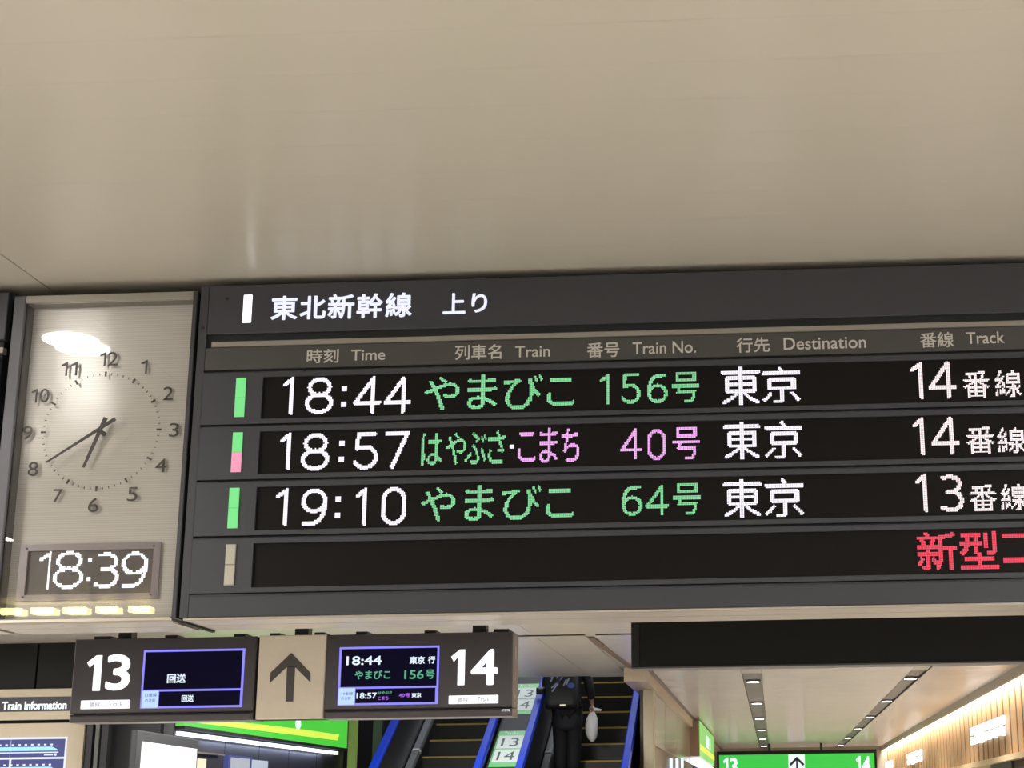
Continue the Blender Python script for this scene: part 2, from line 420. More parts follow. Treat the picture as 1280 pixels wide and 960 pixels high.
rowlab = ['first departure row, green lamp, 18:44', 'second departure row, green and pink lamp, 18:57', 'third departure row, green lamp, 19:10', 'blank fourth row with red scrolling text']
for k in range(4):
    zt, zb = GZ[k] - .006, GZ[k + 1] + .002; s1 = 2.860 - RP * k; s0 = s1 - .128
    x0, x1 = BX0 + .022, BX1 - .022
    m = MB()
    # panel with a window for the display
    o_ = [(x0, zb), (x1, zb), (x1, zt), (x0, zt)]; w_ = [(SX0, s0), (SX1, s0), (SX1, s1), (SX0, s1)]
    vs = [(x, YB, z) for x, z in o_] + [(x, YB, z) for x, z in w_] + [(x, YB + .03, z) for x, z in o_] + [(x, YB + .012, z) for x, z in w_]
    fs = []
    for i in range(4):
        j = (i + 1) % 4; fs += [(i, j, 4 + j, 4 + i), (i, 8 + i, 8 + j, j), (4 + i, 4 + j, 12 + j, 12 + i)]
    m.add(vs, fs).build('row_panel', M_board, board, label=rowlab[k], bevel=.0012)
    MB().box(SX0 - .002, SX1 + .002, YB + .0085, YB + .016, s0 - .002, s1 + .002).build('led_screen', M_screen, board)
    # two-piece lamp at the left of the row
    cols = [(M_bar_g, M_bar_g), (M_bar_g, M_bar_p), (M_bar_g, M_bar_g), (M_bar_off, M_bar_off)][k]
    zt_, zb_ = s1 - .002, s1 - .121; zm = (zt_ + zb_) / 2
    for (a, b), mt, lb in (((zm + .0006, zt_), cols[0], None), ((zb_, zm - .0006), cols[1], 'pink lower lamp' if k == 1 else None)):
        MB().cham(-1.565, -1.536, YB - .006, YB + .004, a, b, .002).build('indicator_lamp', mt, board, label=lb)
# groove lips
for k in range(5):
    MB().cham(BX0 + .024, BX1 - .024, YB - .0015, YB + .01, GZ[k] - .0075, GZ[k] - .0048, .001).build('groove_lip', M_board2, board)
for u, v in ((283.7, 373.3), (253.8, 409.7)):
    p = at(u, v, YB); MB().cyl((p[0], p[2]), .005, YB - .002, YB + .002, 1, 10).build('screw', M_slot, board)
for u, v in ((381, 463.2), (954, 447.3)):
    p = at(u, v, YB); MB().cyl((p[0], p[2]), .004, YB - .002, YB + .002, 1, 10).build('screw', M_slot, board)
# aluminium underside, two strips and a dark joint
for a, b in ((YB + .002, YB + .125), (YB + .131, YB + .26)):
    MB().box(BX0 + .01, BX1 - .01, a, b, 2.142, 2.150).build('underside_strip', M_alu, board, bevel=.002)
MB().box(BX0 + .001, BX0 + .012, YB + .02, YB + .27, 2.136, 2.15).build('corner_bracket', M_slot, board)
# white title: lit bar and characters
MB().cham(-1.5585, -1.532, YB - .003, YB + .003, 3.030, 3.118, .002).build('title_bar_lamp', M_bar_w, board, bevel=.002)
lettering('title_character', [('東', 338.8, 372, 370, 400), ('北', 375, 407.5, 370, 399), ('新', 410, 443, 367.8, 398.6), ('幹', 446, 478.8, 367, 397.5), ('線', 482, 515, 366, 396.5),
          ('上', 553.8, 581.9, 366.6, 392.5), ('り', 589.5, 609, 366.6, 390.6)], M_title, board, YB, .002, .022)
lettering('header_label', [('時刻', 383.8, 423.3, 436.5, 453.8), ('Time', 439, 481.5, 436.8, 450.4), ('列車名', 568.8, 626.8, 430.8, 449.4), ('Train', 644, 687.5, 432.3, 446.3),
          ('番号', 733.8, 774.2, 428, 446.6), ('Train No.', 790.6, 870, 427, 442), ('行先', 920.6, 962, 422, 440.5), ('Destination', 979.5, 1082.5, 421, 436.3),
          ('番線', 1150, 1192, 415.3, 434.3), ('Track', 1207.5, 1255.5, 415, 429.5)], M_print, board, YB, .0012, .010)
YL = YB + .0085
def row(k, white, col, colmat, track, small):
    z = 2.860 - RP * k - .128
    led_text('departure_time', white, M_white_led, board, YL, SX0, z, sw=3.0)
    for items, mt, nm in col: led_text(nm, items, mt, board, YL, SX0, z, sw=2.4, bold=(.10 if nm == 'destination' else .02))
    led_text('track_number', track, mat_track, board, YL, SX0, z, sw=3.0)
    led_text('track_character', small, mat_track, board, YL, SX0, z, bold=0.0)
mat_track = glow('warm_white_led', (1.0, .88, .90), 1.15)
row(0, [('1', 353, 368.8, 472, 518), ('8', 381.5, 416.3, 472, 518), (':', 425, 435, 477, 513), ('4', 442.5, 477.5, 471, 517), ('4', 479.5, 514.5, 470.5, 516.5)],
    [([('や', 531, 573.8, 471, 511.5), ('ま', 585, 621.5, 468.5, 511.5), ('び', 630.6, 679, 468.5, 510.5), ('こ', 683.5, 718, 472, 507.5)], M_green_led, 'train_name'),
     ([('1', 750, 762.5, 468, 505.5), ('5', 777, 801, 467.5, 505), ('6', 808.8, 834, 467, 504), ('号', 840, 874.2, 465, 503.5)], M_green_led, 'train_number'),
     ([('東', 902, 950.5, 459, 505.5), ('京', 952.5, 1000.5, 458, 504)], M_white_led, 'destination')], None,
    [('1', 1138, 1154.8, 452.3, 499.5), ('4', 1160.3, 1195.3, 451.8, 498.5)],
    [('番', 1204.2, 1237.3, 464.5, 497), ('線', 1243, 1276.5, 463.5, 496)])
row(1, [('1', 349.5, 364.8, 541.5, 588), ('8', 377, 412.6, 541, 588), (':', 422, 431.5, 546, 582), ('5', 442.3, 472.5, 540.5, 586.5), ('7', 481, 511, 540, 586)],
    [([('は', 527.5, 552.5, 542, 581.5), ('や', 557.5, 583.3, 541.5, 580.5), ('ぶ', 580.8, 608, 539.5, 580.5), ('さ', 610, 632.3, 538.5, 580.5)], M_green_led, 'train_name'),
     ([('こ', 646.5, 669, 540, 577), ('ま', 674, 696.5, 535, 578.8), ('ち', 702.3, 724, 535.5, 578)], M_pink_led, 'train_name'),
     ([('4', 775, 802.8, 536, 574.5), ('0', 808.8, 831.8, 536, 574.5), ('号', 840.6, 875, 533.5, 573.5)], M_pink_led, 'train_number'),
     ([('東', 903.4, 951.5, 527.5, 574.5), ('京', 955, 1002.3, 526.5, 573.5), ], M_white_led, 'destination')], None,
    [('1', 1141.5, 1157, 521.5, 569.5), ('4', 1164, 1199.3, 521, 568.5)],
    [('番', 1208.6, 1242.3, 534, 567), ('線', 1247, 1281, 533.5, 566.5)])
z1 = 2.860 - RP - .128
led_text('name_separator', [(':', 0, 1, 0, 1)][:0] or [('・', 637.5, 642.8, 556, 561)], M_white_led, board, YL, SX0, z1)
row(2, [('1', 345, 360.8, 611, 657.8), ('9', 376.5, 408.5, 610.5, 657.5), (':', 418, 427.8, 616, 652), ('1', 444.5, 459.8, 609.5, 656.5), ('0', 476, 508, 609, 656)],
    [([('や', 526.3, 569.6, 610, 651.5), ('ま', 580.6, 617.5, 607, 651), ('び', 626.6, 676.3, 607.5, 650.3), ('こ', 681.5, 716.3, 610.5, 646.8)], M_green_led, 'train_name'),
     ([('6', 777.2, 802.6, 606.5, 644.5), ('4', 807, 835.3, 606, 644), ('号', 840.6, 875.2, 604.5, 643.5)], M_green_led, 'train_number'),
     ([('東', 904.4, 952.8, 599, 646.5), ('京', 956, 1004.4, 598, 645.5)], M_white_led, 'destination')], None,
    [('1', 1144.5, 1160, 592.8, 640.5), ('3', 1174.5, 1203.8, 592.3, 640)],
    [('番', 1212.6, 1246, 606, 638.5), ('線', 1251.5, 1285, 605.5, 638)])
led_text('scrolling_message', [('新', 1146.3, 1195.5, 664.5, 713), ('型', 1200, 1247.5, 663.5, 711), ('コ', 1254, 1292, 667, 704.5)], M_red_led, board, YL, SX0, 2.860 - 3 * RP - .128, bold=.15)

# black sheet added above board and clock, stands in for the gap's shade
MB().box(-9, 6, 4.66, 4.76, 3.05, CEIL + .002).build('trim_1', M_gap, kind='structure')

# ------------------------------------------------------------------ station clock
YF = 4.56
cx0, cx1 = at(18.5, 368.4, YB)[0], at(247, 366, YB)[0]
zt, zb = 3.135, 2.150
fx0, fx1 = at(30.5, 395, YB)[0], at(241.5, 371, YB)[0]
clock = empty('station_clock', ((cx0 + cx1) / 2, YF, zb), 'pale square-cased analogue clock showing 18:39 left of the departure board', 'clock')
MB().box(cx0 + .004, cx1 - .004, YF + .006, YB + .26, zb + .004, zt - .004).build('case', M_board2, clock)
Mfr = mat('clock_frame_grey', srgb(82, 81, 85), .5, .1)
MB().cham(cx0, fx0, YB, YB + .26, zb, zt, .003).build('frame_left', Mfr, clock, label='grey left frame profile')
MB().cham(fx1, cx1, YB, YB + .26, zb, zt, .002).build('frame_right', M_board2, clock)
MB().cham(fx0, fx1, YB, YF + .01, 3.112, zt, .002).build('frame_top', mat('top_profile', srgb(150, 144, 134), .4, .3), clock)
MB().box(fx0, fx1, YF, YF + .006, zb + .004, 3.112).build('clock_face', M_face, clock)
MB().cham(fx0, fx1, YB + .002, YF + .01, zb - .008, zb + .006, .003).build('bottom_profile', M_alu, clock)
for a, b in ((YB + .01, YB + .125), (YB + .131, YB + .26)):
    MB().box(cx0, cx1 - .02, a, b, zb - .010, zb).build('underside_strip', M_alu, clock, bevel=.002)
YN = YF - .012
for t, u0, u1, v0, v1 in (('1|.28', 124.5, 132.6, 440.5, 457.5), ('2', 135.5, 147.5, 440, 457), ('1|.28', 176, 184.3, 450.5, 467.5), ('2', 204.3, 216.5, 483.5, 500), ('3', 211.8, 224, 529, 546), ('4', 194.5, 208, 573.5, 590.5), ('5', 159.5, 172, 609, 626.5),
                          ('6', 110.5, 123.5, 622.5, 640.5), ('7', 66.5, 78, 611.5, 628), ('8', 35.3, 48, 577.5, 595), ('9', 28.5, 41, 532.5, 549.5), ('1|.28', 39, 46.8, 486.5, 503.5), ('0', 50, 62, 486, 503), ('1|.28', 76.5, 84.6, 453, 470), ('1|.28', 88.6, 96.8, 452.5, 469.5)):
    lettering('numeral', [(t, u0, u1, v0, v1)], M_num, clock, YN, .002, .0)
T3, T9 = at(198.9, 537.2, YN), at(54.4, 540.2, YN); cc = (T3 + T9) / 2; RT = (T3[0] - T9[0]) / 2
mm_ = MB()
for k in range(60):
    a = math.radians(90 - 6 * k); d = np.array([math.cos(a), math.sin(a)]); n = np.array([-d[1], d[0]])
    L, w = (.0075, .0028) if k % 5 == 0 else (.0032, .001)
    q = [np.array([cc[0], cc[2]]) + d * (RT + sx * L) + n * sy * w for sx, sy in ((-1, -1), (1, -1), (1, 1), (-1, 1))]
    b = MB().prism(q, YN - .002, YN, 1)
    if k % 5 == 0: b.build('hour_mark', M_num, clock)
    else: mm_.add(b.v, b.f)
mm_.build('minute_marks', M_num, clock, kind='stuff')
def hand(name, u_tip, v_tip, u_tail, v_tail, w0, w1, y):
    pv = at(124.5, 540.5, YF - .028); a = at(u_tip, v_tip, y); b = at(u_tail, v_tail, y)
    p, q = np.array([a[0], a[2]]), np.array([b[0], b[2]]); d = (p - q) / np.linalg.norm(p - q); n = np.array([-d[1], d[0]])
    MB().prism([q - n * w0, p - n * w1, p + n * w1, q + n * w0], y - .003, y, 1).build(name, M_hand, clock)
hand('hour_hand', 104.3, 584.5, 132.5, 522, .0065, .0035, YF - .024)
hand('minute_hand', 59, 577.5, 144.5, 523.5, .0055, .0024, YF - .030)
pv = at(125, 539.5, YF - .03); MB().cyl((pv[0], pv[2]), .007, YF - .036, YF, 1, 16).build('hub', M_hand, clock)
# small dot-matrix time below the dial
bz = MB(); o0, o1 = at(28, 681, YF - .012), at(191.5, 748.5, YF - .012); w0, w1 = at(37, 689, YF - .012), at(185, 741, YF - .012)
X0, X1, Z0, Z1 = o0[0] - .004, o1[0] + .012, o1[2], o0[2]; a0_, a1_, b0_, b1_ = w0[0] - .004, w1[0] + .008, w1[2], w0[2]
for x0, x1, z0, z1_ in ((X0, X1, b1_, Z1), (X0, X1, Z0, b0_), (X0, a0_, b0_, b1_), (a1_, X1, b0_, b1_)): bz.box(x0, x1, YF - .014, YF - .006, z0, z1_)
bz.build('display_bezel', mat('mauve_acrylic', srgb(165, 150, 158), .25, spec=.7), clock, label='mauve acrylic bezel of the digital time')
MB().box(a0_ - .001, a1_ + .001, YF - .004, YF - .001, b0_ - .001, b1_ + .001).build('display_screen', mat('brown_screen', srgb(92, 82, 76), .35), clock)
for x, z in ((X0 + .02, Z1 - .012), (X1 - .02, Z1 - .012), (X0 + .02, Z0 + .012), (X1 - .02, Z0 + .012)):
    MB().cyl((x, z), .003, YF - .017, YF - .012, 1, 10).build('screw', M_hand, clock)
led_text('digital_time', [('1', 49, 63.8, 689.5, 736.8), ('8', 68, 104.2, 689.5, 736.5), (':', 108, 116, 693, 731.5), ('3', 117.7, 149, 689, 735.5), ('9', 152, 183.5, 688.5, 735)],
         glow('display_white', (.93, .95, 1), 1.6), clock, YF - .005, a0_, b0_, .0056, 2.0, fill=.9, tol=-.12)
# cover glass
Mg = bpy.data.materials.new('cover_glass'); Mg.use_nodes = True; nt = Mg.node_tree
nt.nodes.remove(nt.nodes['Principled BSDF'])
tr = nt.nodes.new('ShaderNodeBsdfTransparent'); gl = nt.nodes.new('ShaderNodeBsdfGlossy'); gl.inputs['Roughness'].default_value = .012
mx = nt.nodes.new('ShaderNodeMixShader'); fr = nt.nodes.new('ShaderNodeFresnel'); fr.inputs[0].default_value = 1.5
nt.links.new(fr.outputs[0], mx.inputs[0]); nt.links.new(tr.outputs[0], mx.inputs[1]); nt.links.new(gl.outputs[0], mx.inputs[2]); nt.links.new(mx.outputs[0], nt.nodes['Material Output'].inputs[0])
MB().box(fx0, fx1, YB + .010, YB + .014, zb + .006, 3.112).build('cover_glass', Mg, clock)

# second board, left of the clock (only its end shows)
b2 = empty('departure_board', (-4.0, 4.62, 2.15), 'end of another charcoal board at the left edge beyond the clock', 'departure board')
ex = at(10.5, 372, YB)[0]
MB().cham(-5.4, ex, YB, YB + .03, at(5, 424, YB)[2], 3.148, .002).build('title_panel', M_board, b2)
MB().box(-5.4, ex - .01, YB + .02, YB + .26, 2.16, 3.14).build('housing', M_slot, b2)
MB().cham(-5.4, ex - .003, YB + .004, YB + .03, at(3, 440.5, YB)[2], at(3, 433.5, YB)[2], .001).build('trim_strip', mat('light_strip', srgb(150, 145, 136), .4, .4), b2)
MB().cham(-5.4, ex - .012, YB, YB + .03, 2.16, at(3, 446, YB)[2], .002).build('lower_panel', M_board, b2)
MB().box(-5.4, ex - .01, YB + .002, YB + .26, 2.142, 2.15).build('underside_strip', M_alu, b2)

# ------------------------------------------------------------------ hanging platform sign 13 / arrow / 14
YS = 5.6
def X(u, v=845, Y=YS): return at(u, v, Y)[0]
def Z(v, u=370, Y=YS): return at(u, v, Y)[2]
zs1, zs0 = Z(794.3), Z(899)
sx0, sxa, sxb, sx1 = X(90.5), X(320), X(405.5), X(640.5)
sign = empty('platform_sign', ((sx0 + sx1) / 2, YS, zs0), 'long hanging sign for platforms 13 and 14 with an up arrow below the board', 'sign')
M_sg = mat('sign_grey', srgb(82, 77, 79), .34, .1, spec=.6)
for a, b, lb in ((sx0, sxa - .005, 'dark cabinet with number 13'), (sxb + .003, sx1, 'dark cabinet with number 14')):
    MB().cham(a, b, YS, YS + .125, zs0 + .03, zs1, .004).build('cabinet', M_sg, sign, label=lb)
    MB().cham(a, b, YS - .002, YS + .125, zs0, zs0 + .028, .008).build('bottom_rail', M_sg, sign)
MB().box(sxa - .005, sxb + .003, YS + .02, YS + .12, zs0 + .002, zs1 - .002).build('joint', M_gap, sign)
MB().cham(sxa + .006, sxb, YS - .002, YS + .03, zs0 + .002, zs1 + .001, .003).build('arrow_panel', mat('arrow_cream', srgb(226, 212, 190), .5, emit=.10), sign)
av = MB()
def pxs(pts): return [(at(u, v, YS - .003)[0], at(u, v, YS - .003)[2]) for u, v in pts]
for poly in (pxs([(364.2, 816), (388, 841), (388, 853), (369, 834), (364.3, 834)]), pxs([(364.2, 816), (364.3, 834), (358.5, 834), (337.5, 853.5), (338, 841)]), pxs([(369, 833), (366.3, 877), (357, 877), (358.8, 833)])):
    av.prism(poly, YS - .004, YS - .002, 1)
av.build('arrow', mat('arrow_grey', srgb(88, 84, 80), .5), sign)
M_sw = glow('sign_white', (.97, .96, 1), 1.3)
M_blueframe = glow('screen_frame', (.26, .24, 1.0), 1.05)
M_cell = glow('screen_cell', (.50, .68, 1.0), 1.0)
M_lcd = glow('screen_black', (.003, .0022, .012), 1.0, .5)
for m_ in (M_lcd,): m_.node_tree.nodes['Principled BSDF'].inputs['Specular IOR Level'].default_value = .06
M_lw = glow('lcd_white', (.75, .85, 1), 1.0); M_lg = glow('lcd_green', (.10, .42, .25), 1.0); M_lp = glow('lcd_purple', (.42, .12, .85), .9); M_lb = glow('lcd_navy', (.06, .12, .28), 1.0)
lettering('track_number', [('1|.5', 108.3, 126.5, 819.3, 863.5), ('3', 133, 163, 818, 863)], M_sw, sign, YS, .003, .03)
lettering('track_number', [('1|.5', 563.8, 581, 812, 856.5), ('4', 589, 622.4, 811.5, 856.3)], M_sw, sign, YS, .003, .03)
def rect(name, m, u0, u1, v0, v1, y0, y1, bevel=0, **kw):
    uc, vc = (u0 + u1) / 2, (v0 + v1) / 2
    return MB().box(at(u0, vc, YS)[0], at(u1, vc, YS)[0], y0, y1, at(uc, v1, YS)[2], at(uc, v0, YS)[2]).build(name, m, sign, bevel=bevel, **kw)
rect('caption_bar', M_sw, 101.3, 162.6, 875.2, 886, YS - .004, YS, .003); rect('caption_bar', M_sw, 561, 623, 869.2, 879.6, YS - .004, YS, .003)
M_cap = mat('caption_print', srgb(170, 168, 176), .6)
lettering('caption', [('番線', 112, 125, 877.5, 884), ('Track', 137, 153, 877, 883)], M_cap, sign, YS - .004, .0006)
lettering('caption', [('番線', 572, 585, 871.5, 878), ('Track', 597, 612, 871, 877)], M_cap, sign, YS - .004, .0006)
rect('maker_plate', M_sw, 627, 637, 886.8, 889.4, YS - .002, YS)
def lcd(su0, su1, sv0, sv1, split, cu, texts):
    rect('screen_frame', M_blueframe, su0, su1, sv0, sv1, YS - .002, YS)
    rect('screen_pane', M_lcd, su0 + 3.4, su1 - 2.2, sv0 + 2.6, split - 1.2, YS - .003, YS - .002)
    rect('screen_cell', M_cell, su0, cu, split + 1, sv1, YS - .003, YS - .002)
    rect('screen_pane', M_lcd, cu + 1, su1 - 4.3, split + 1.2, sv1 - 2.7, YS - .0036, YS - .003)
    for nm, items, m, b in texts: lettering(nm, items, m, sign, YS - .0036, .0006, b)
lcd(177.7, 304.6, 811.7, 884.8, 862.5, 198, [
    ('screen_text', [('回送', 209, 232.3, 842, 853.8), ('回送', 227, 242, 868.6, 877.2)], M_lw, .03),
    ('screen_text', [('13番線', 181.5, 196, 866.5, 871), ('の次発', 181.5, 194, 873.5, 878)], M_lb, 0)])
lcd(423.3, 548.5, 808, 881, 859.3, 443.5, [
    ('screen_text', [('18:44', 433, 477, 820, 831.3), ('東京', 512, 531, 820.3, 830), ('行', 535, 544, 820, 829.5), ('18:57', 445.7, 471, 865.8, 873.3), ('東京', 514.6, 526.6, 866, 871.8)], M_lw, .03),
    ('screen_text', [('やまびこ', 443.5, 488, 838, 849), ('156', 505.5, 529.5, 837.5, 848.7), ('号', 532, 543, 837, 848.5), ('はやぶさ', 472.7, 490, 864, 867.8)], M_lg, .02),
    ('screen_text', [('こまち', 472.5, 485.4, 870.3, 875), ('40号', 498.7, 512.7, 866.5, 871.6)], M_lp, .03),
    ('screen_text', [('14番線', 427, 441, 865, 869), ('の次発', 426.5, 438.5, 871, 875)], M_lb, 0)])
M_hang = mat('hanger_black', srgb(38, 37, 36), .5)
for u in (151, 373, 596.5):
    x = X(u, 790); MB().box(x - .024, x + .024, YS + .04, YS + .09, zs1 - .005, CEIL).build('hanger', M_hang, sign)
for u, w in ((125, 20), (211, 15), (297, 14), (341, 12), (397, 12), (450, 14), (536, 14), (625, 18)):
    x = X(u, 795); MB().cham(x - w * .0015, x + w * .0015, YS + .02, YS + .10, zs1 - .002, zs1 + .012, .003).build('bracket', M_hang, sign)
m = MB()
for v0, v1, w in ((806, 822, .014), (838, 842, .01), (845, 849, .01), (866, 872, .01), (876, 880, .01)):
    m.box(sx1 - .0005, sx1 + .0015, YS + .045, YS + .045 + w * 2, Z(v1, 643), Z(v0, 643))
m.build('side_label', mat('side_print', srgb(176, 164, 146), .5), sign)

# ------------------------------------------------------------------ black panel right of it
YK = 5.9
kx0, kz0, kz1 = at(789, 810, YK)[0], at(1000, 830.5, YK)[2], at(789, 772, YK)[2] + .12
bp = empty('hanging_panel', (1, YK, kz0), 'large blank black panel hung crosswise behind the departure board', 'panel')
MB().box(kx0 + .03, 3.4, YK, YK + .10, kz0, kz1).build('panel_body', M_black, bp, bevel=.003)
MB().cham(kx0, kx0 + .03, YK - .003, YK + .10, kz0, kz1, .003).build('end_cap', mat('end_black', srgb(24, 23, 23), .6), bp)
MB().box(kx0, 3.4, YK - .004, YK + .104, kz0 - .006, kz0).build('edge_strip', mat('edge_grey', srgb(90, 88, 86), .4, .3), bp)
for x in (0.0, 2.2): MB().box(x, x + .05, YK + .03, YK + .07, kz1, CEIL).build('hanger', M_hang, bp)

# ------------------------------------------------------------------ left back: black fascia wall with the information screen
YW = at(50, 804, Z=CEIL)[1]
WX1 = -5.5
wl = empty('wall_back_left', (-8, YW, 0), kind='structure')
def XW(u, v=900, Y=YW): return at(u, v, Y)[0]
def ZW(v, u=50, Y=YW): return at(u, v, Y)[2]
zz = ZW(861)
MB().box(-12, XW(46.5, 830) - .01, YW, YW + .1, zz, CEIL).build('panel', M_black, wl)
MB().box(XW(46.5, 830) + .01, XW(112, 830), YW, YW + .1, zz, CEIL).build('panel', M_black, wl)
MB().box(XW(112, 830), WX1 - .1, YW + .02, YW + .1, 0, CEIL).build('panel', M_dark, wl)
MB().box(-12, XW(112), YW + .12, YW + .2, 0, CEIL).build('wall_core', M_dark, wl)
hd = empty('information_header', (XW(40), YW, zz), 'cream header with Train Information lettering on a dark band, far left', 'sign')
MB().box(-9.4, XW(107.5), YW - .05, YW - .002, ZW(871.5), zz - .005).build('upper_band', M_beige, hd)
MB().box(-9.4, XW(107.5), YW - .054, YW - .002, ZW(889.3), ZW(871.8)).build('dark_band', mat('band_grey', srgb(58, 56, 66), .5), hd)
MB().box(-9.4, XW(107.5), YW - .05, YW - .002, ZW(900), ZW(889.6)).build('lower_band', M_beige, hd)
lettering('lettering', [('Train Information', 3, 83.5, 876.5, 887)], glow('header_white', (.9, .97, 1), 1.1), hd, YW - .054, .004, .03)
inf = empty('information_display', (XW(40), YW, .6), 'cream panel with a blue train position screen below the header, far left', 'display')
MB().box(-9.4, XW(107), YW - .01, YW + .1, .6, ZW(904)).build('surround', M_beige, inf)
f0 = ZW(921.5); fxr = XW(84.5, 930)
M_sf = glow('info_frame', (.72, .76, 1), 1.0); M_nb = glow('info_navy', (.05, .055, .20), 1.0); M_cy = glow('info_cyan', (.35, .72, .85), 1.0)
MB().box(-9.2, fxr, YW - .016, YW - .01, 1.2, f0).build('screen_frame', M_sf, inf)
rws = [(924, 946.5), (949, 971), (974, 996)]
for v0, v1 in rws:
    for ua, ub in ((-90, 14), (15.5, 82)):
        MB().box(XW(ua, v0), XW(ub, 935) - .0, YW - .018, YW - .016, ZW(v1), ZW(v0)).build('screen_pane', M_nb, inf)
    pa = [(XW(-60), ZW(v0 + 14.5)), (XW(76), ZW(v0 + 14.5)), (XW(76), ZW(v0 + 13)), (XW(69), ZW(v0 + 9.5)), (XW(-60), ZW(v0 + 9.5))]
    MB().prism(pa, YW - .020, YW - .018, 1).build('track_bar', M_cy, inf)
    MB().box(XW(-60), XW(77.5), YW - .020, YW - .018, ZW(v0 + 17.3), ZW(v0 + 16)).build('track_line', M_sf, inf)
    m = MB()
    for k in range(9): m.box(XW(4.3 + k * 8) - .011, XW(4.3 + k * 8) + .011, YW - .020, YW - .018, ZW(v0 + 8), ZW(v0 + 6))
    m.box(XW(73), XW(75.4), YW - .020, YW - .018, ZW(v0 + 21), ZW(v0 + 18)).box(XW(60), XW(71), YW - .020, YW - .018, ZW(v0 + 20.5), ZW(v0 + 19.2))
    m.build('station_marks', M_sf, inf, kind='stuff')
# dark posts beside it
for u, w, c_, lb in ((114, .05, M_dark, 'slim black post nearest the cream information panel'), (123.5, .035, mat('post_grey', srgb(92, 92, 88), .4, .3), 'slim grey post between black posts left of the poster'), (133, .06, M_dark, 'slim black post nearest the lit poster')):
    x = XW(u, 930, YW - .15); MB().box(x - w / 2, x + w / 2, YW - .2, YW - .12, 0, CEIL - .002).build('post', c_, label=lb, cat='post', group='slim posts by the poster')

# lit poster box set at a slant
pb = empty('poster_box', (-5.35, 13.4, 0), 'brightly lit white poster in a dark frame under the platform 13 sign', 'poster')
A, B = at(170.5, 930, 12.5)[:2], at(248, 930, 14.3)[:2]; dr = (B - A) / np.linalg.norm(B - A); nr = np.array([-dr[1], dr[0]]); nr = nr if nr[0] > 0 else -nr
def wallpt(p, s_, z, off): q = p + dr * s_ + nr * off; return (q[0], q[1], z)
LAB = np.linalg.norm(B - A)
ztp = at(172, 912, Y=12.5)[2]
slab('frame', mat('poster_frame', srgb(24, 24, 27), .5), pb, [wallpt(A, 0, .5, 0), wallpt(A, LAB, .5, 0), wallpt(A, LAB, ztp, 0), wallpt(A, 0, ztp, 0)], .05, (-nr[0], -nr[1], 0), bevel=.01)
slab('lit_sheet', glow('poster_light', (.95, .97, .92), 1.3), pb, [wallpt(A, .14, .6, .004), wallpt(A, LAB - .05, .6, .004), wallpt(A, LAB - .05, ztp - .085, .004), wallpt(A, .14, ztp - .085, .004)], .006, (-nr[0], -nr[1], 0))
slab('printed_patch', glow('poster_grey', (.42, .40, .38), 1.0), pb, [wallpt(A, .55, 1.8, .008), wallpt(A, .95, 1.8, .008), wallpt(A, .95, ztp - .28, .008), wallpt(A, .55, ztp - .28, .008)], .004, (-nr[0], -nr[1], 0))

# dark side wall with the green sign band
YE = at(430, 930, X=WX1)[1]
ws = empty('wall_left', (WX1, 17, 0), kind='structure')
def YX(u, v=920, x=WX1): return at(u, v, X=x)[1]
seams = [YW + .1, YX(282), YX(325), YX(362), YX(397), YE]
for a, b in zip(seams[:-1], seams[1:]):
    MB().box(WX1 - .1, WX1, a + .008, b - .008, 0, CEIL).build('panel', M_dark, ws)
MB().box(WX1 - .2, WX1 - .012, YW + .1, YE, 0, CEIL).build('panel_joint', mat('joint_grey', srgb(84, 84, 90), .4), ws)
gb = empty('green_sign_band', (WX1, 17, 2.3), 'long lit green sign band with a yellow swoosh on the dark left wall', 'sign')
zg0 = at(246, 911, X=WX1)[2]; zg1 = 3.0; GY0, GY1 = YW + .12, YX(426)
MB().box(WX1, WX1 + .08, GY0, GY1, zg0, zg1).build('green_face', glow('green_sign', (.075, .60, .05), .95), gb)
sw = []
for u, v in ((246, 903.5), (300, 910), (360, 917.5), (422, 925.5), (424, 918.5), (380, 912), (330, 906), (264, 899.5), (246, 899)): p = at(u, v, X=WX1 + .083); sw.append((p[1], p[2]))
MB().prism(sw, WX1 + .08, WX1 + .084, 0).build('yellow_swoosh', glow('yellow_green', (.72, .92, .10), .95), gb)
p = at(372.5, 905, X=WX1 + .08); MB().cyl((p[1], p[2]), .10, WX1 + .08, WX1 + .086, 0, 20, ry=.06).build('round_mark', glow('mark_white', (.8, .95, .95), 1.0), gb)
MB().box(WX1 - .0, WX1 + .085, GY1, GY1 + .03, zg0, zg1).build('end_cap', M_alu, gb)
MB().box(WX1, WX1 + .09, GY0, GY1, zg0 - .03, zg0).build('bottom_edge', M_gap, gb)
lt = MB().box(WX1 + .01, WX1 + .05, GY0, YX(418, 937), zg0 - .085, zg0 - .05).build('strip_light', glow('cool_strip', (.80, .85, 1), 2.4), None, label='thin cool white light line under the green sign band', cat='light')
area_light('strip_glow', (WX1 + .06, (GY0 + GY1) / 2, zg0 - .10), .05, 4.2, 9, (.6, .7, 1))
def wallbox(name, m, parent, u0, u1, v0, v1, off0, off1, **kw):
    p, q = at(u0, v0, X=WX1 + off1), at(u1, v1, X=WX1 + off1)
    return MB().box(WX1 + off0, WX1 + off1, p[1], q[1], min(p[2], q[2]), p[2]).build(name, m, parent, **kw)
mon = empty('wall_monitor', (WX1 + .03, 15.8, 2.0), 'small grey monitor with a bright frame on the dark left wall', 'monitor')
wallbox('frame', glow('monitor_frame', (.05, .06, .22), .8), mon, 286, 313.5, 943.5, 975, 0, .05)
wallbox('screen', glow('monitor_grey', (.36, .38, .42), .9), mon, 289, 311.5, 946.5, 972, .05, .055)
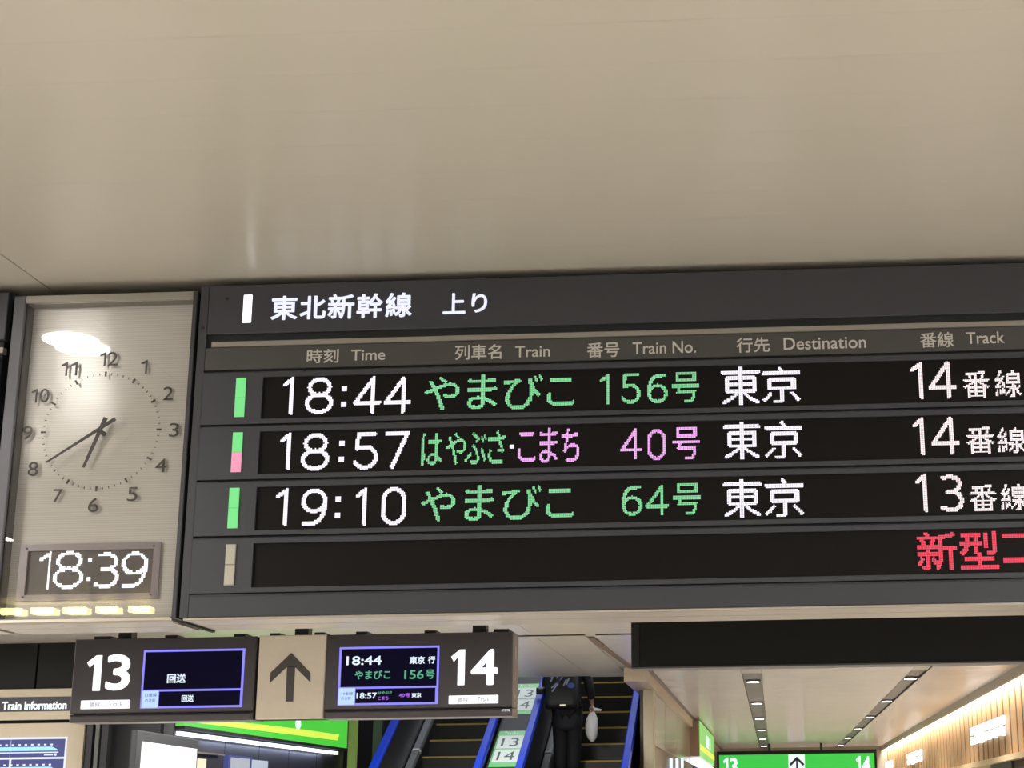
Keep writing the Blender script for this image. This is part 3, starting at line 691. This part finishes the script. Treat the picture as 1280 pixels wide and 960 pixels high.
wallbox('notice_sheet', glow('notice_pale', (.40, .45, .52), .9), None, 315, 334, 949.5, 975, .0, .02, label='pale notice sheet right of the small wall monitor', cat='notice')  # paper is no lamp; light on it is put in as glow
wallbox('notice_sheet', glow('notice_cream', (.80, .72, .50), .9), None, 247, 256.5, 948, 975, .0, .02, label='cream notice sheet left of the small wall monitor', cat='notice')  # self-glow here too, in place of light falling on the paper
wallbox('wall_shelf', M_alu, None, 247, 281, 939.5, 944.5, .0, .06, label='thin pale shelf edge on the dark wall beside the poster', cat='shelf')

# ------------------------------------------------------------------ escalators
KE = math.tan(math.radians(30)); YS0 = 20.1
def rail_z(y): return 2.69 + KE * (y - YS0)
def step_z(y): return 1.70 + KE * (y - YS0)
yb = YS0 - (2.69 - .97) / KE
def path(x, dz, y1=27.0, ext=.9):
    pts = [(x, yb - ext, .97 + dz), (x, yb - .25, .97 + dz), (x, yb + .25, .97 + dz + .10)]
    pts[2] = (x, yb + .28, rail_z(yb + .28) + dz); pts[1] = (x, yb - .28, .97 + dz)
    return pts + [(x, y1, rail_z(y1) + dz)]
def escalator(xa, xb, phase, label, label_rail=None):
    t = empty('escalator', ((xa + xb) / 2, yb, 0), label, 'escalator')
    for x in (xa, xb):
        h = MB().sweep(path(x, 0), .105, .06).build('handrail', M_blue, t)
        # balustrade panel below the rail
        m = MB(); top = path(x, -.03); n = len(top)
        vs = []
        for (px_, y_, z_) in top:
            zlow = max(0, z_ - .86)
            vs += [(x - .03, y_, z_), (x + .03, y_, z_), (x - .03, y_, zlow), (x + .03, y_, zlow)]
        fs = []
        for k in range(n - 1):
            a = 4 * k; fs += [(a, a + 1, a + 5, a + 4), (a + 2, a, a + 4, a + 6), (a + 1, a + 3, a + 7, a + 5), (a + 3, a + 2, a + 6, a + 7)]
        fs += [(0, 2, 3, 1), (4 * n - 4, 4 * n - 3, 4 * n - 1, 4 * n - 2)]
        m.add(vs, fs).build('balustrade', M_balus, t)
        s_ = 1 if x == xa else -1
        MB().sweep([(x + s_ * .09, p[1], p[2]) for p in path(x, -.85)], .12, .05).build('skirt_deck', M_deck, t)
        jy = 21.0 if xa < -4 else 20.9
        MB().sweep([(x + s_ * .09, jy, rail_z(jy) - .845), (x + s_ * .09, jy + .04, rail_z(jy + .04) - .845)], .124, .062).build('deck_joint', mat('joint_white', srgb(190, 190, 190), .4), t)
    # steps
    y_ = phase
    while y_ - .4 > yb + .3: y_ -= .4
    xs0, xs1 = xa + .15, xb - .15
    stm, _ = MB().box(xs0, xs1, 0, .42, -.24, -.008).mesh('step'); stm.materials.append(M_step)
    nsm, _ = MB().box(xs0, xs1, -.003, .028, -.022, 0).mesh('nosing'); nsm.materials.append(M_yellow)
    while y_ < 26.5:
        z = step_z(y_)
        so = link_mesh('step', stm, None, t, ((xs0 + xs1) / 2, y_ + .21, z - .124))
        link_mesh('nosing', nsm, None, so, ((xs0 + xs1) / 2, y_ + .0125, z - .011)); y_ += .4
    return t
XA, XC, XD, XEE = -4.73, -3.48, -2.98, -1.73
def slope_y(u, v, z0):
    # where the sight line meets the 30 degree plane that passes z0 at y = YS0
    d = CF + CR * ((u - PX) / F_PX) - CU * ((v - PY) / F_PX)
    t = (z0 - KE * YS0 - EYE[2]) / (d[2] - KE * d[1]); return t * d[1]
e1 = escalator(XA, XC, slope_y(580, 904.2, 1.70), 'left escalator with blue handrails, empty yellow-edged steps')
e2 = escalator(XD, XEE, slope_y(770, 908.5, 1.70), 'right escalator with blue handrails carrying the person in black')
# inclined deck between the two with platform stickers
dk = MB(); Y0, Y1 = yb, 27.0
prof = [(Y0, .0), (Y0, .80), (Y0 + .28, rail_z(Y0 + .28) - .16), (Y1, rail_z(Y1) - .16), (Y1, rail_z(Y1) - 1.2), (Y0 + 1.6, 0)]
dkr = dk.prism(prof, XC + .05, XD - .05, 0).build('escalator_divider', mat('divider_grey', srgb(40, 40, 46), .6, .0, spec=.3), label='dark sloping deck between the two escalators', cat='divider')
def sticker(ya, yb_, lab):
    M_gs = mat('sticker_green', srgb(86, 190, 96), .4, emit=0); M_wc = mat('sticker_white', srgb(214, 226, 220), .45); M_dn = mat('sticker_dark', srgb(42, 70, 58), .5)
    t = empty('floor_sticker', ((XC + XD) / 2, ya, rail_z(ya) - .16), lab, 'sticker')
    ex = np.array([1, 0, 0]); et = np.array([0, math.cos(math.radians(30)), math.sin(math.radians(30))]); nn = np.array([0, -et[2], et[1]])
    o = np.array([XC + .075, ya, rail_z(ya) - .16]); W = XD - XC - .15; H = (yb_ - ya) / et[1]
    def q(n_, m, a, b, c, d, off, th): slab(n_, m, t, [o + ex * a * W + et * c * H + nn * off, o + ex * b * W + et * c * H + nn * off, o + ex * b * W + et * d * H + nn * off, o + ex * a * W + et * d * H + nn * off], th, nn)
    q('backing', M_gs, 0, 1, 0, 1, .001, .003)
    q('cell', M_wc, .06, .94, .50, .86, .004, .002); q('cell', M_wc, .06, .94, .12, .47, .004, .002)
    for tx, c0 in (('13', .56), ('14', .18)):
        m = MB(); text_on_plane(m, tx, o + ex * .2 * W + et * c0 * H + nn * .006, ex, et, .6 * W, .23 * H, nn, .001)
        me, c = raw_mesh(m, 'numeral'); link_mesh('numeral', me, M_dn, t, c)
    m = MB(); text_on_plane(m, 'Tracks', o + ex * .2 * W + et * .89 * H + nn * .004, ex, et, .5 * W, .08 * H, nn, .001)
    me, c = raw_mesh(m, 'caption'); link_mesh('caption', me, M_wc, t, c)
def deck_y(u, v): return slope_y(u, v, 2.69 - .16)
sticker(deck_y(620, 959), deck_y(640, 914), 'green and white sticker 13 14, lower one on the escalator divider')
sticker(deck_y(655, 893), deck_y(665, 855), 'green and white sticker 13 14, upper one on the escalator divider')
# shaft walls around the escalators
MB().box(-8.5, -1.45, 30.0, 30.2, 0, 9).build('wall_back', M_dark, kind='structure')
MB().box(-8.5, XEE + .2, P1 + .0, P1 + .15, CEIL + .03, 6).build('wall_shaft', M_dark, kind='structure')
MB().box(-8.6, -8.4, YE, 30, 0, 9).build('wall_shaft_left', M_dark, kind='structure')
MB().box(-8.6, -1.4, P1, 30.2, 8.9, 9).build('ceiling_shaft', M_dark, kind='structure')
MB().box(-8.5, WX1 - .1, YE - .1, YE, 0, CEIL + .4).build('wall_return', M_dark, kind='structure')
area_light('shaft_lamp', (-3.4, 23, 8.5), 2, 6, 230, (.9, .95, 1))  # unseen fill light added to brighten the escalators
# posts left of the escalators
x = at(441, 930, YE + .2)[0]; MB().box(x - .05, x + .05, YE + .15, YE + .25, 0, 3.1).build('post', glow('green_post', (.14, .22, .05), .6, 1.2), label='yellow-green edged post between the green sign and the escalator', cat='post')  # post is no lamp; its glow is painted-in light
x = at(472, 915, 20.6)[0]; MB().box(x - .06, x + .06, 20.6, 20.7, 0, 3.1).build('post', mat('post_dim', srgb(70, 72, 74), .4), label='dim grey post just left of the left escalator', cat='post')
MB().cyl((at(462, 940, 19.8)[0], 1.75), .16, 19.7, 19.78, 1, 20, r2=.14).build('escalator_mirror', M_alu, label='small round chrome mirror end beside the left handrail', cat='mirror')  # glimpse of the curved handrail end, built as a chrome disc

# ------------------------------------------------------------------ passage left side
wp = empty('wall_passage_left', (-1.5, 25, 0), kind='structure')
M_pw = mat('taupe_gloss_panel', srgb(150, 134, 120), .14, spec=.8, var=.08, scale=3)
M_pb = mat('beam_cream', srgb(190, 174, 152), .35)
MB().box(LE - .06, LE + .20, P1 - 1.2, FAR, 3.02, CEIL + .004).build('beam', M_pb, wp)
MB().box(LE + .20, LE + .235, P1 - 1.2, FAR, CEIL - .02, CEIL + .002).build('shadow_gap', M_strip, wp)
XP = -1.46
ys = [P1 + .3, at(831.5, 900, X=XP)[1], at(846, 900, X=XP)[1], at(861, 905, X=XP)[1], 30.5, 37, FAR]
zl = at(840, 943, X=XP)[2]
for a, b in zip(ys[:-1], ys[1:]): MB().box(XP - .12, XP, a + .02, b - .02, zl, 3.02).build('panel', M_pw, wp, bevel=.006)
MB().box(XP - .16, XP - .02, P1 + .3, FAR, 0, 3.02).build('wall_core', mat('core_taupe', srgb(96, 84, 74), .5), wp)
MB().box(XP - .10, XP + .02, P1 + .05, P1 + .28, 0, 3.02).build('corner_post', mat('post_cream', srgb(186, 176, 150), .3, .2), wp, bevel=.01)
# upright glowing strips stand in for reflections in the shop window
GT = 'upright lit tubes in the shop window'
for k, u in enumerate((839, 846.5, 853)):
    p = at(u, 955, X=XP + .02); MB().box(XP + .005, XP + .03, p[1] - .16, p[1] + .16, 1.2, at(u, 948, X=XP + .02)[2]).build('light_tube', glow('tube_light', (.78, .9, .95), 1.1), label=['upright lit tube nearest the corner post', 'upright lit tube, middle of three', 'upright lit tube nearest the green box sign'][k], cat='light', group=GT)
bs = empty('box_sign', (-1.35, 28, 2.4), 'green and yellow lit box sign projecting from the left passage wall', 'sign')
YB1, YB2 = at(874, 898, X=-1.30)[1], at(892, 912, X=-1.30)[1]
zc0, zc1 = at(874, 945, X=-1.30)[2], 3.13
MB().box(XP - .02, -1.305, YB1, YB2, zc0, zc1).build('box', mat('box_rose', srgb(160, 136, 116), .3), bs)
MB().box(-1.305, -1.295, YB1 + .02, YB2 - .02, zc0, zc1).build('green_face', glow('box_green', (.25, .62, .16), .9), bs)
MB().box(-1.295, -1.290, YB1 + .02, YB2 - .02, zc0 + .12, zc0 + .22).build('yellow_stripe', glow('box_yellow', (.8, .85, .1), .9), bs)
for a, b in ((.40, .55), (.62, .68)):
    MB().box(-1.295, -1.289, YB1 + a * (YB2 - YB1), YB1 + b * (YB2 - YB1), zc0 + .26, zc1 - .14).build('white_mark', glow('mark_white', (.8, .95, .95), 1.0), bs)
MB().box(XP, -1.31, YB1 + .1, YB2, zc0 - .12, zc0 - .03).build('under_light', glow('under_glow', (.9, .93, 1), 1.5), bs)

# ------------------------------------------------------------------ passage right side: cove and slatted fascia
WXR = XE + .17
wr = empty('wall_right', (WXR, 28, 2.2), kind='structure')
MB().box(XE, XE + .03, 13.8, FAR, at(1280, 841, X=XE)[2], CEIL + .05).build('cove_trim', mat('trim_warm_grey', srgb(176, 168, 156), .4), wr)
MB().box(WXR + .008, WXR + .1, 13.8, FAR, 0, CEIL + .3).build('wall_core', mat('wall_core_brown', srgb(58, 42, 28), .7), wr)
MB().box(XE, WXR + .1, 13.8, FAR, CEIL + .12, CEIL + .14).build('cove_top', M_pb, wr)
ZF = at(1270, 946, X=WXR)[2]
y = 14.2; k = 0; random.seed(4)
while y < FAR - .3:
    w = random.choice([.36, .42, .46]); MB().box(WXR + random.uniform(0, .002), WXR + .008, y, y + w, ZF + .03, CEIL + .11).build('slat', M_wood, wr); y += w + .14
MB().box(WXR - .10, WXR + .05, 13.8, FAR, ZF - .04, ZF + .03).build('ledge', mat('ledge_wood', srgb(206, 180, 146), .4), wr)
MB().box(WXR - .02, WXR + .03, at(1266, 950, X=WXR)[1], at(1241, 952, X=WXR)[1], 0, ZF - .04).build('shop_opening', M_dark, wr)
MB().box(WXR - .02, WXR + .03, at(1239, 952, X=WXR)[1], FAR, 0, ZF - .04).build('shop_front', M_pb, wr)
MB().box(XE + .04, XE + .10, 14, FAR - .5, CEIL + .02, CEIL + .06).build('cove_light', glow('cove_white', (1, .93, .76), 6.0), None, label='long warm light strip hidden above the slatted wall', cat='light')
for k in range(5):
    area_light('cove_glow', ((XE + WXR) / 2 - .02, 17 + k * 6, CEIL + .0), .06, 5.8, 115, (1, .90, .72), (0, math.radians(-18), 0))
def strokes(name, u0, u1, v0, v1, rows_, cols_, lab, seed):
    """backlit white shop letters; too small in the photograph to read, so bare strokes"""
    random.seed(seed); t = empty('lit_lettering', (WXR - .05, 20, 2.5), lab, 'sign')
    p, q = at(u1, v0, X=WXR - .06), at(u0, v1, X=WXR - .06)
    ya, yc = p[1], q[1]; z1, z0 = p[2], q[2]
    cw = (yc - ya) / cols_; chh = (z1 - z0) / rows_
    for r in range(rows_):
        for c in range(cols_):
            m = MB(); a = ya + c * cw + .06 * cw; b = a + .80 * cw; zl_ = z0 + r * chh + .04 * chh; zh = zl_ + .90 * chh
            zl_ += random.uniform(0, .12) * chh; m.box(WXR - .07, WXR - .03, a, a + .2 * cw, zl_, zh)
            m.box(WXR - .07, WXR - .03, a, b, zh - .22 * chh, zh) if random.random() > .3 else m.box(WXR - .07, WXR - .03, a, b, zl_, zl_ + .22 * chh)
            m.box(WXR - .07, WXR - .03, b - .22 * cw, b, zl_ + random.uniform(0, .2) * chh, zh)
            m.box(WXR - .07, WXR - .03, a, b, zl_ + .4 * chh, zl_ + .6 * chh)
            m.build('letter', glow('shop_letters', (1, 1, 1), 1.6), t)
strokes('a', 1213, 1254, 893, 933, 2, 5, 'large white backlit letters in two rows on the slatted wall', 1)
strokes('b', 1133.5, 1151, 936, 958, 2, 2, 'smaller white backlit letters farther along the slatted wall', 2)
strokes('c', 1106.5, 1114.5, 949, 968, 1, 1, 'farthest white backlit sign on the slatted wall beside the green sign', 3)

# ------------------------------------------------------------------ far green 13 / 14 sign across the passage
YG = 41.0
gs = empty('overhead_sign', (.7, YG, 2.3), 'green overhead sign across the passage with 13, arrow and 14', 'sign')
gx0, gx1 = at(899, 950, YG)[0], at(1093, 950, YG)[0]; gz1 = at(1000, 942.5, YG)[2]; gz0 = gz1 - .62
def XG(u): return at(u, 950, YG)[0]
MB().box(gx0 - .06, gx1 + .06, YG, YG + .2, gz0 - .06, gz1 + .09).build('frame', M_slot, gs)
MB().box(gx0, gx1, YG - .01, YG, gz0, gz1).build('green_face', glow('sign_green', (.045, .58, .07), .95), gs)
MB().box(XG(985.5), XG(1006), YG - .014, YG - .01, gz0, gz1 - .01).build('arrow_cell', glow('cell_white', (.85, .92, 1), 1.0), gs)
m = MB(); xc = XG(996); m.box(xc - .022, xc + .022, YG - .018, YG - .014, gz0 + .08, gz1 - .12)
for s_ in (-1, 1): m.prism([(xc, gz1 - .06), (xc + s_ * .19, gz1 - .25), (xc + s_ * .15, gz1 - .29), (xc, gz1 - .14)], YG - .018, YG - .014, 1)
m.build('arrow', mat('sign_dark', srgb(30, 40, 44), .5), gs)
lettering('platform_numeral', [('1|.45', 904, 910.5, 947, 969), ('3', 912.5, 922, 947, 969)], glow('cell_white', (.85, .92, 1), 1.0), gs, YG - .01, .004, .03)
lettering('platform_numeral', [('1|.45', 1070, 1076, 945, 967), ('4', 1077.5, 1088, 945, 967)], glow('cell_white', (.85, .92, 1), 1.0), gs, YG - .01, .004, .03)
for u in (962, 1027): MB().box(XG(u) - .03, XG(u) + .03, YG + .05, YG + .1, gz1 + .05, CEIL).build('hanger', M_hang, gs)
MB().box(-3, 6, FAR, FAR + .2, 0, CEIL + .4).build('wall_far', mat('far_wall', srgb(150, 140, 128), .5), kind='structure')

# yellow strip lamps behind the viewer, mirrored in the clock glass
cz = at(90, 762, YB + .01); sl = (cz[2] - 1.6) / 4.51; LY = 4.51 - ((CEIL - .06) - 1.6 - sl * 4.51) / sl
for k, (u0, u1) in enumerate(((0, 24), (38, 64), (78, 104.5), (119, 144), (160, 184))):
    a, b = at(u0, 762, YB + .01)[0], at(u1, 762, YB + .01)[0]; r = (CEIL - .06 - 1.6) / sl / 4.51
    MB().box(a * r, b * r, LY - .05, LY, CEIL - .085, CEIL - .04).build('strip_lamp', glow('yellow_lamp', (1, .80, .30), 26), label='yellow strip lamp behind the viewer, ' + ('leftmost', 'second from left', 'middle', 'second from right', 'rightmost')[k] + ' of the five mirrored in the clock', cat='light', group='yellow strip lamps behind the viewer')

# ------------------------------------------------------------------ person on the right escalator, seen from behind
def skin_chain(name, verts, edges, radii, m, parent, root=0, sub=2, label=None):
    P = np.array(verts, float); c = (P.min(0) + P.max(0)) / 2
    me = bpy.data.meshes.new(name); me.from_pydata([tuple(p) for p in P - c], edges, []); me.update()
    o = link_mesh(name, me, m, parent, c)
    sk = o.modifiers.new('skin', 'SKIN'); sk.use_smooth_shade = True
    for i, r in enumerate(radii):
        d = me.skin_vertices[0].data[i]; d.radius = r if isinstance(r, tuple) else (r, r); d.use_root = (i == root)
    ss = o.modifiers.new('sub', 'SUBSURF'); ss.levels = sub; ss.render_levels = sub
    return tag(o, label)
fy = slope_y(770, 908.5, 1.70) - 1.0; fz = step_z(fy - .2)
fx = at(709, 900, fy)[0]
per = empty('person', (fx, fy, fz), 'person in black seen from behind riding up with a dark bag', 'person')
M_skin = mat('skin', srgb(196, 152, 124), .5); M_coat = mat('black_coat', srgb(24, 25, 34), .7, bump=.3); M_tr = mat('black_trousers', srgb(14, 14, 18), .8); M_hair = mat('black_hair', srgb(18, 15, 14), .45); M_shoe = mat('black_shoes', srgb(20, 18, 18), .4)
B_ = lambda *p: (fx + p[0] * 1.08, fy + p[1] * 1.08, fz + p[2] * 1.08)
body = [B_(0, 0, .90), B_(0, 0, 1.05), B_(0, .01, 1.22), B_(0, .02, 1.36), B_(0, .03, 1.46), B_(0, .04, 1.55), B_(0, .045, 1.63),       # 0-6 pelvis..crown
        B_(-.18, .02, 1.37), B_(-.25, .0, 1.10), B_(-.22, .10, .92), B_(-.20, .16, .86),                                                    # 7-10 left arm (forearm forward)
        B_(.18, .02, 1.37), B_(.25, .0, 1.10), B_(.28, .10, .93), B_(.285, .13, .87),                                                         # 11-14 right arm hanging
        B_(-.08, 0, .84), B_(-.08, .04, .47), B_(-.08, .0, .09), B_(-.085, .12, .045),                                                       # 15-18 left leg
        B_(.08, 0, .84), B_(.08, .03, .47), B_(.08, .0, .09), B_(.085, .12, .045)]
ed = [(0, 1), (1, 2), (2, 3), (3, 4), (4, 5), (5, 6), (3, 7), (7, 8), (8, 9), (9, 10), (3, 11), (11, 12), (12, 13), (13, 14), (0, 15), (15, 16), (16, 17), (17, 18), (0, 19), (19, 20), (20, 21), (21, 22)]
ra = [(.15, .11), (.13, .10), (.155, .105), (.13, .09), .055, (.078, .092), (.07, .08), .065, .048, .035, .028, .065, .048, .035, .028, .085, .06, .042, .035, .085, .06, .042, .035]
skin_chain('body', body, ed, ra, M_skin, per)
skin_chain('coat', [B_(0, 0, .52), B_(0, 0, .88), B_(0, 0, 1.08), B_(0, .01, 1.24), B_(0, .02, 1.37), B_(0, .03, 1.43), B_(-.19, .02, 1.37), B_(-.26, .0, 1.10), B_(-.225, .09, .93), B_(.19, .02, 1.37), B_(.26, .0, 1.10), B_(.285, .10, .92)],
           [(0, 1), (1, 2), (2, 3), (3, 4), (4, 5), (4, 6), (6, 7), (7, 8), (4, 9), (9, 10), (10, 11)], [(.23, .15), (.21, .14), (.19, .135), (.20, .135), (.175, .115), .07, .085, .068, .055, .085, .068, .055], M_coat, per)
skin_chain('trousers', [B_(0, 0, .86), B_(-.085, 0, .80), B_(-.08, .04, .47), B_(-.08, .0, .08), B_(.085, 0, .80), B_(.08, .03, .47), B_(.08, .0, .08)],
           [(0, 1), (1, 2), (2, 3), (0, 4), (4, 5), (5, 6)], [(.16, .13), .125, .11, .085, .125, .11, .085], M_tr, per)
for s_ in (-1, 1):
    skin_chain('shoe', [B_(s_ * .08, -.04, .05), B_(s_ * .085, .07, .045), B_(s_ * .09, .18, .035)], [(0, 1), (1, 2)], [.05, .05, .04], M_shoe, per)
skin_chain('hair', [B_(0, .015, 1.54), B_(0, .03, 1.62), B_(0, .05, 1.68)], [(0, 1), (1, 2)], [(.09, .075), (.095, .10), (.06, .07)], M_hair, per)
for s_ in (-1, 1):
    skin_chain('ear', [B_(s_ * .085, .05, 1.57), B_(s_ * .088, .045, 1.60)], [(0, 1)], [.012, .016], M_skin, per, sub=1)
    skin_chain('eye', [B_(s_ * .033, .128, 1.59), B_(s_ * .033, .132, 1.591)], [(0, 1)], [.011, .009], mat('eye_white', srgb(230, 228, 224), .3), per, sub=1)
skin_chain('nose', [B_(0, .125, 1.585), B_(0, .148, 1.56)], [(0, 1)], [.010, .014], M_skin, per, sub=1)
skin_chain('mouth', [B_(-.022, .125, 1.525), B_(0, .132, 1.523), B_(.022, .125, 1.525)], [(0, 1), (1, 2)], [.005, .007, .005], mat('lips', srgb(160, 92, 84), .5), per, root=1, sub=1)
def fingers(side, base, down, fwd, across):
    b = np.array(base); down = np.array(down); fwd = np.array(fwd); ac = np.array(across)
    skin_chain('palm', [b + down * .01, b + down * .05, b + down * .085], [(0, 1), (1, 2)], [(.022, .03), (.02, .036), (.016, .036)], M_skin, per, sub=1)
    for k, ln in enumerate((.062, .072, .068, .052)):
        p0 = b + down * .085 + fwd * (.027 - .018 * k)
        skin_chain('finger', [p0, p0 + down * ln * .45, p0 + down * ln * .7 + ac * ln * .35, p0 + down * ln * .55 + ac * ln * .6], [(0, 1), (1, 2), (2, 3)], [.009, .0085, .008, .007], M_skin, per, sub=1)
    p0 = b + down * .035 + fwd * .03
    skin_chain('thumb', [p0, p0 + down * .025 + fwd * .02, p0 + down * .05 + fwd * .018 + ac * .02], [(0, 1), (1, 2)], [.011, .010, .008], M_skin, per, sub=1)
hr = B_(.285, .12, .89); fingers(1, hr, (0, 0, -1), (0, 1, 0), (-1, 0, 0))
hl = B_(-.21, .15, .87); fingers(-1, hl, (0, .6, -.8), (0, .8, .6), (1, 0, 0))
# white plastic bag hanging from the right hand
bx, by, bzz = hr[0] + .0, hr[1], hr[2] - .12
bag = empty('plastic_bag', (bx, by, bzz - .45), 'long white plastic bag hanging from the right hand of the person', 'bag')
m = MB(); ringn = 16; prev = None; vs = []; fs = []
prof = [(0, .03, .02), (.04, .05, .03), (.09, .075, .05), (.17, .084, .06), (.26, .078, .055), (.33, .056, .04), (.375, .025, .02)]
random.seed(7)
for j, (dz, rx, ry) in enumerate(prof):
    for i in range(ringn):
        a = 2 * math.pi * i / ringn; r_ = 1 + .10 * math.cos(3 * a + j) + random.uniform(-.05, .05)
        vs.append((bx + rx * r_ * math.cos(a), by + ry * r_ * math.sin(a), bzz - dz))
for j in range(len(prof) - 1):
    for i in range(ringn):
        k = (i + 1) % ringn; fs.append((j * ringn + i, j * ringn + k, (j + 1) * ringn + k, (j + 1) * ringn + i))
fs += [tuple(range(ringn)), tuple(range((len(prof) - 1) * ringn, len(prof) * ringn))]
m.add(vs, fs).build('bag_body', mat('bag_white', srgb(246, 246, 250), .35, spec=.6), bag, smooth=True)
skin_chain('handle', [(bx - .02, by, bzz - .01), (bx - .03, by, bzz + .05), (bx, by, bzz + .085), (bx + .03, by, bzz + .05), (bx + .02, by, bzz - .01)], [(0, 1), (1, 2), (2, 3), (3, 4)], [.008] * 5, MATS['bag_white'], bag, root=2, sub=1)
slab('loose_flap', MATS['bag_white'], bag, [(bx + .02, by - .05, bzz + .06), (bx + .13, by - .06, bzz + .03), (bx + .12, by - .06, bzz + .01), (bx + .02, by - .05, bzz + .015)], .006, (0, 1, 0))
# dark rucksack with a pale pattern on the back
rk = empty('backpack', (fx - .06, fy - .2, fz + .8), 'dark backpack with pale blue and white patches on the back of the person', 'bag')
MB().cham(fx - .25, fx + .17, fy - .35, fy - .185, fz + .86, fz + 1.46, .05).build('pack', mat('pack_black', srgb(26, 28, 34), .5), rk, bevel=.03)
M_pt = mat('pale_pattern', srgb(176, 184, 224), .35); random.seed(11)
for k in range(15):
    cx_, cz_ = fx - .04 + random.uniform(-.13, .11), fz + 1.20 + random.uniform(-.10, .12); a = math.radians(55 + random.uniform(-15, 15)); d = np.array([math.cos(a), math.sin(a)]); n = np.array([-d[1], d[0]]); L = random.uniform(.03, .07)
    q = [np.array([cx_, cz_]) + d * sx * L + n * sy * .011 for sx, sy in ((-1, -.6), (1, -1), (.8, 1), (-1, .8))]
    MB().prism(q, fy - .354, fy - .348, 1).build('patch', M_pt, rk)
MB().cyl((fx + .09, fz + 1.15), .045, fy - .356, fy - .346, 1, 14, ry=.035).build('patch', mat('pattern_blue', srgb(86, 110, 200), .35), rk)
MB().box(fx - .05, fx + .02, fy - .356, fy - .348, fz + .895, fz + .915).build('buckle', M_alu, rk)
MB().cham(fx - .37, fx - .25, fy - .30, fy - .22, fz + 1.05, fz + 1.14, .03).build('side_pouch', MATS['pack_black'], rk, bevel=.02)
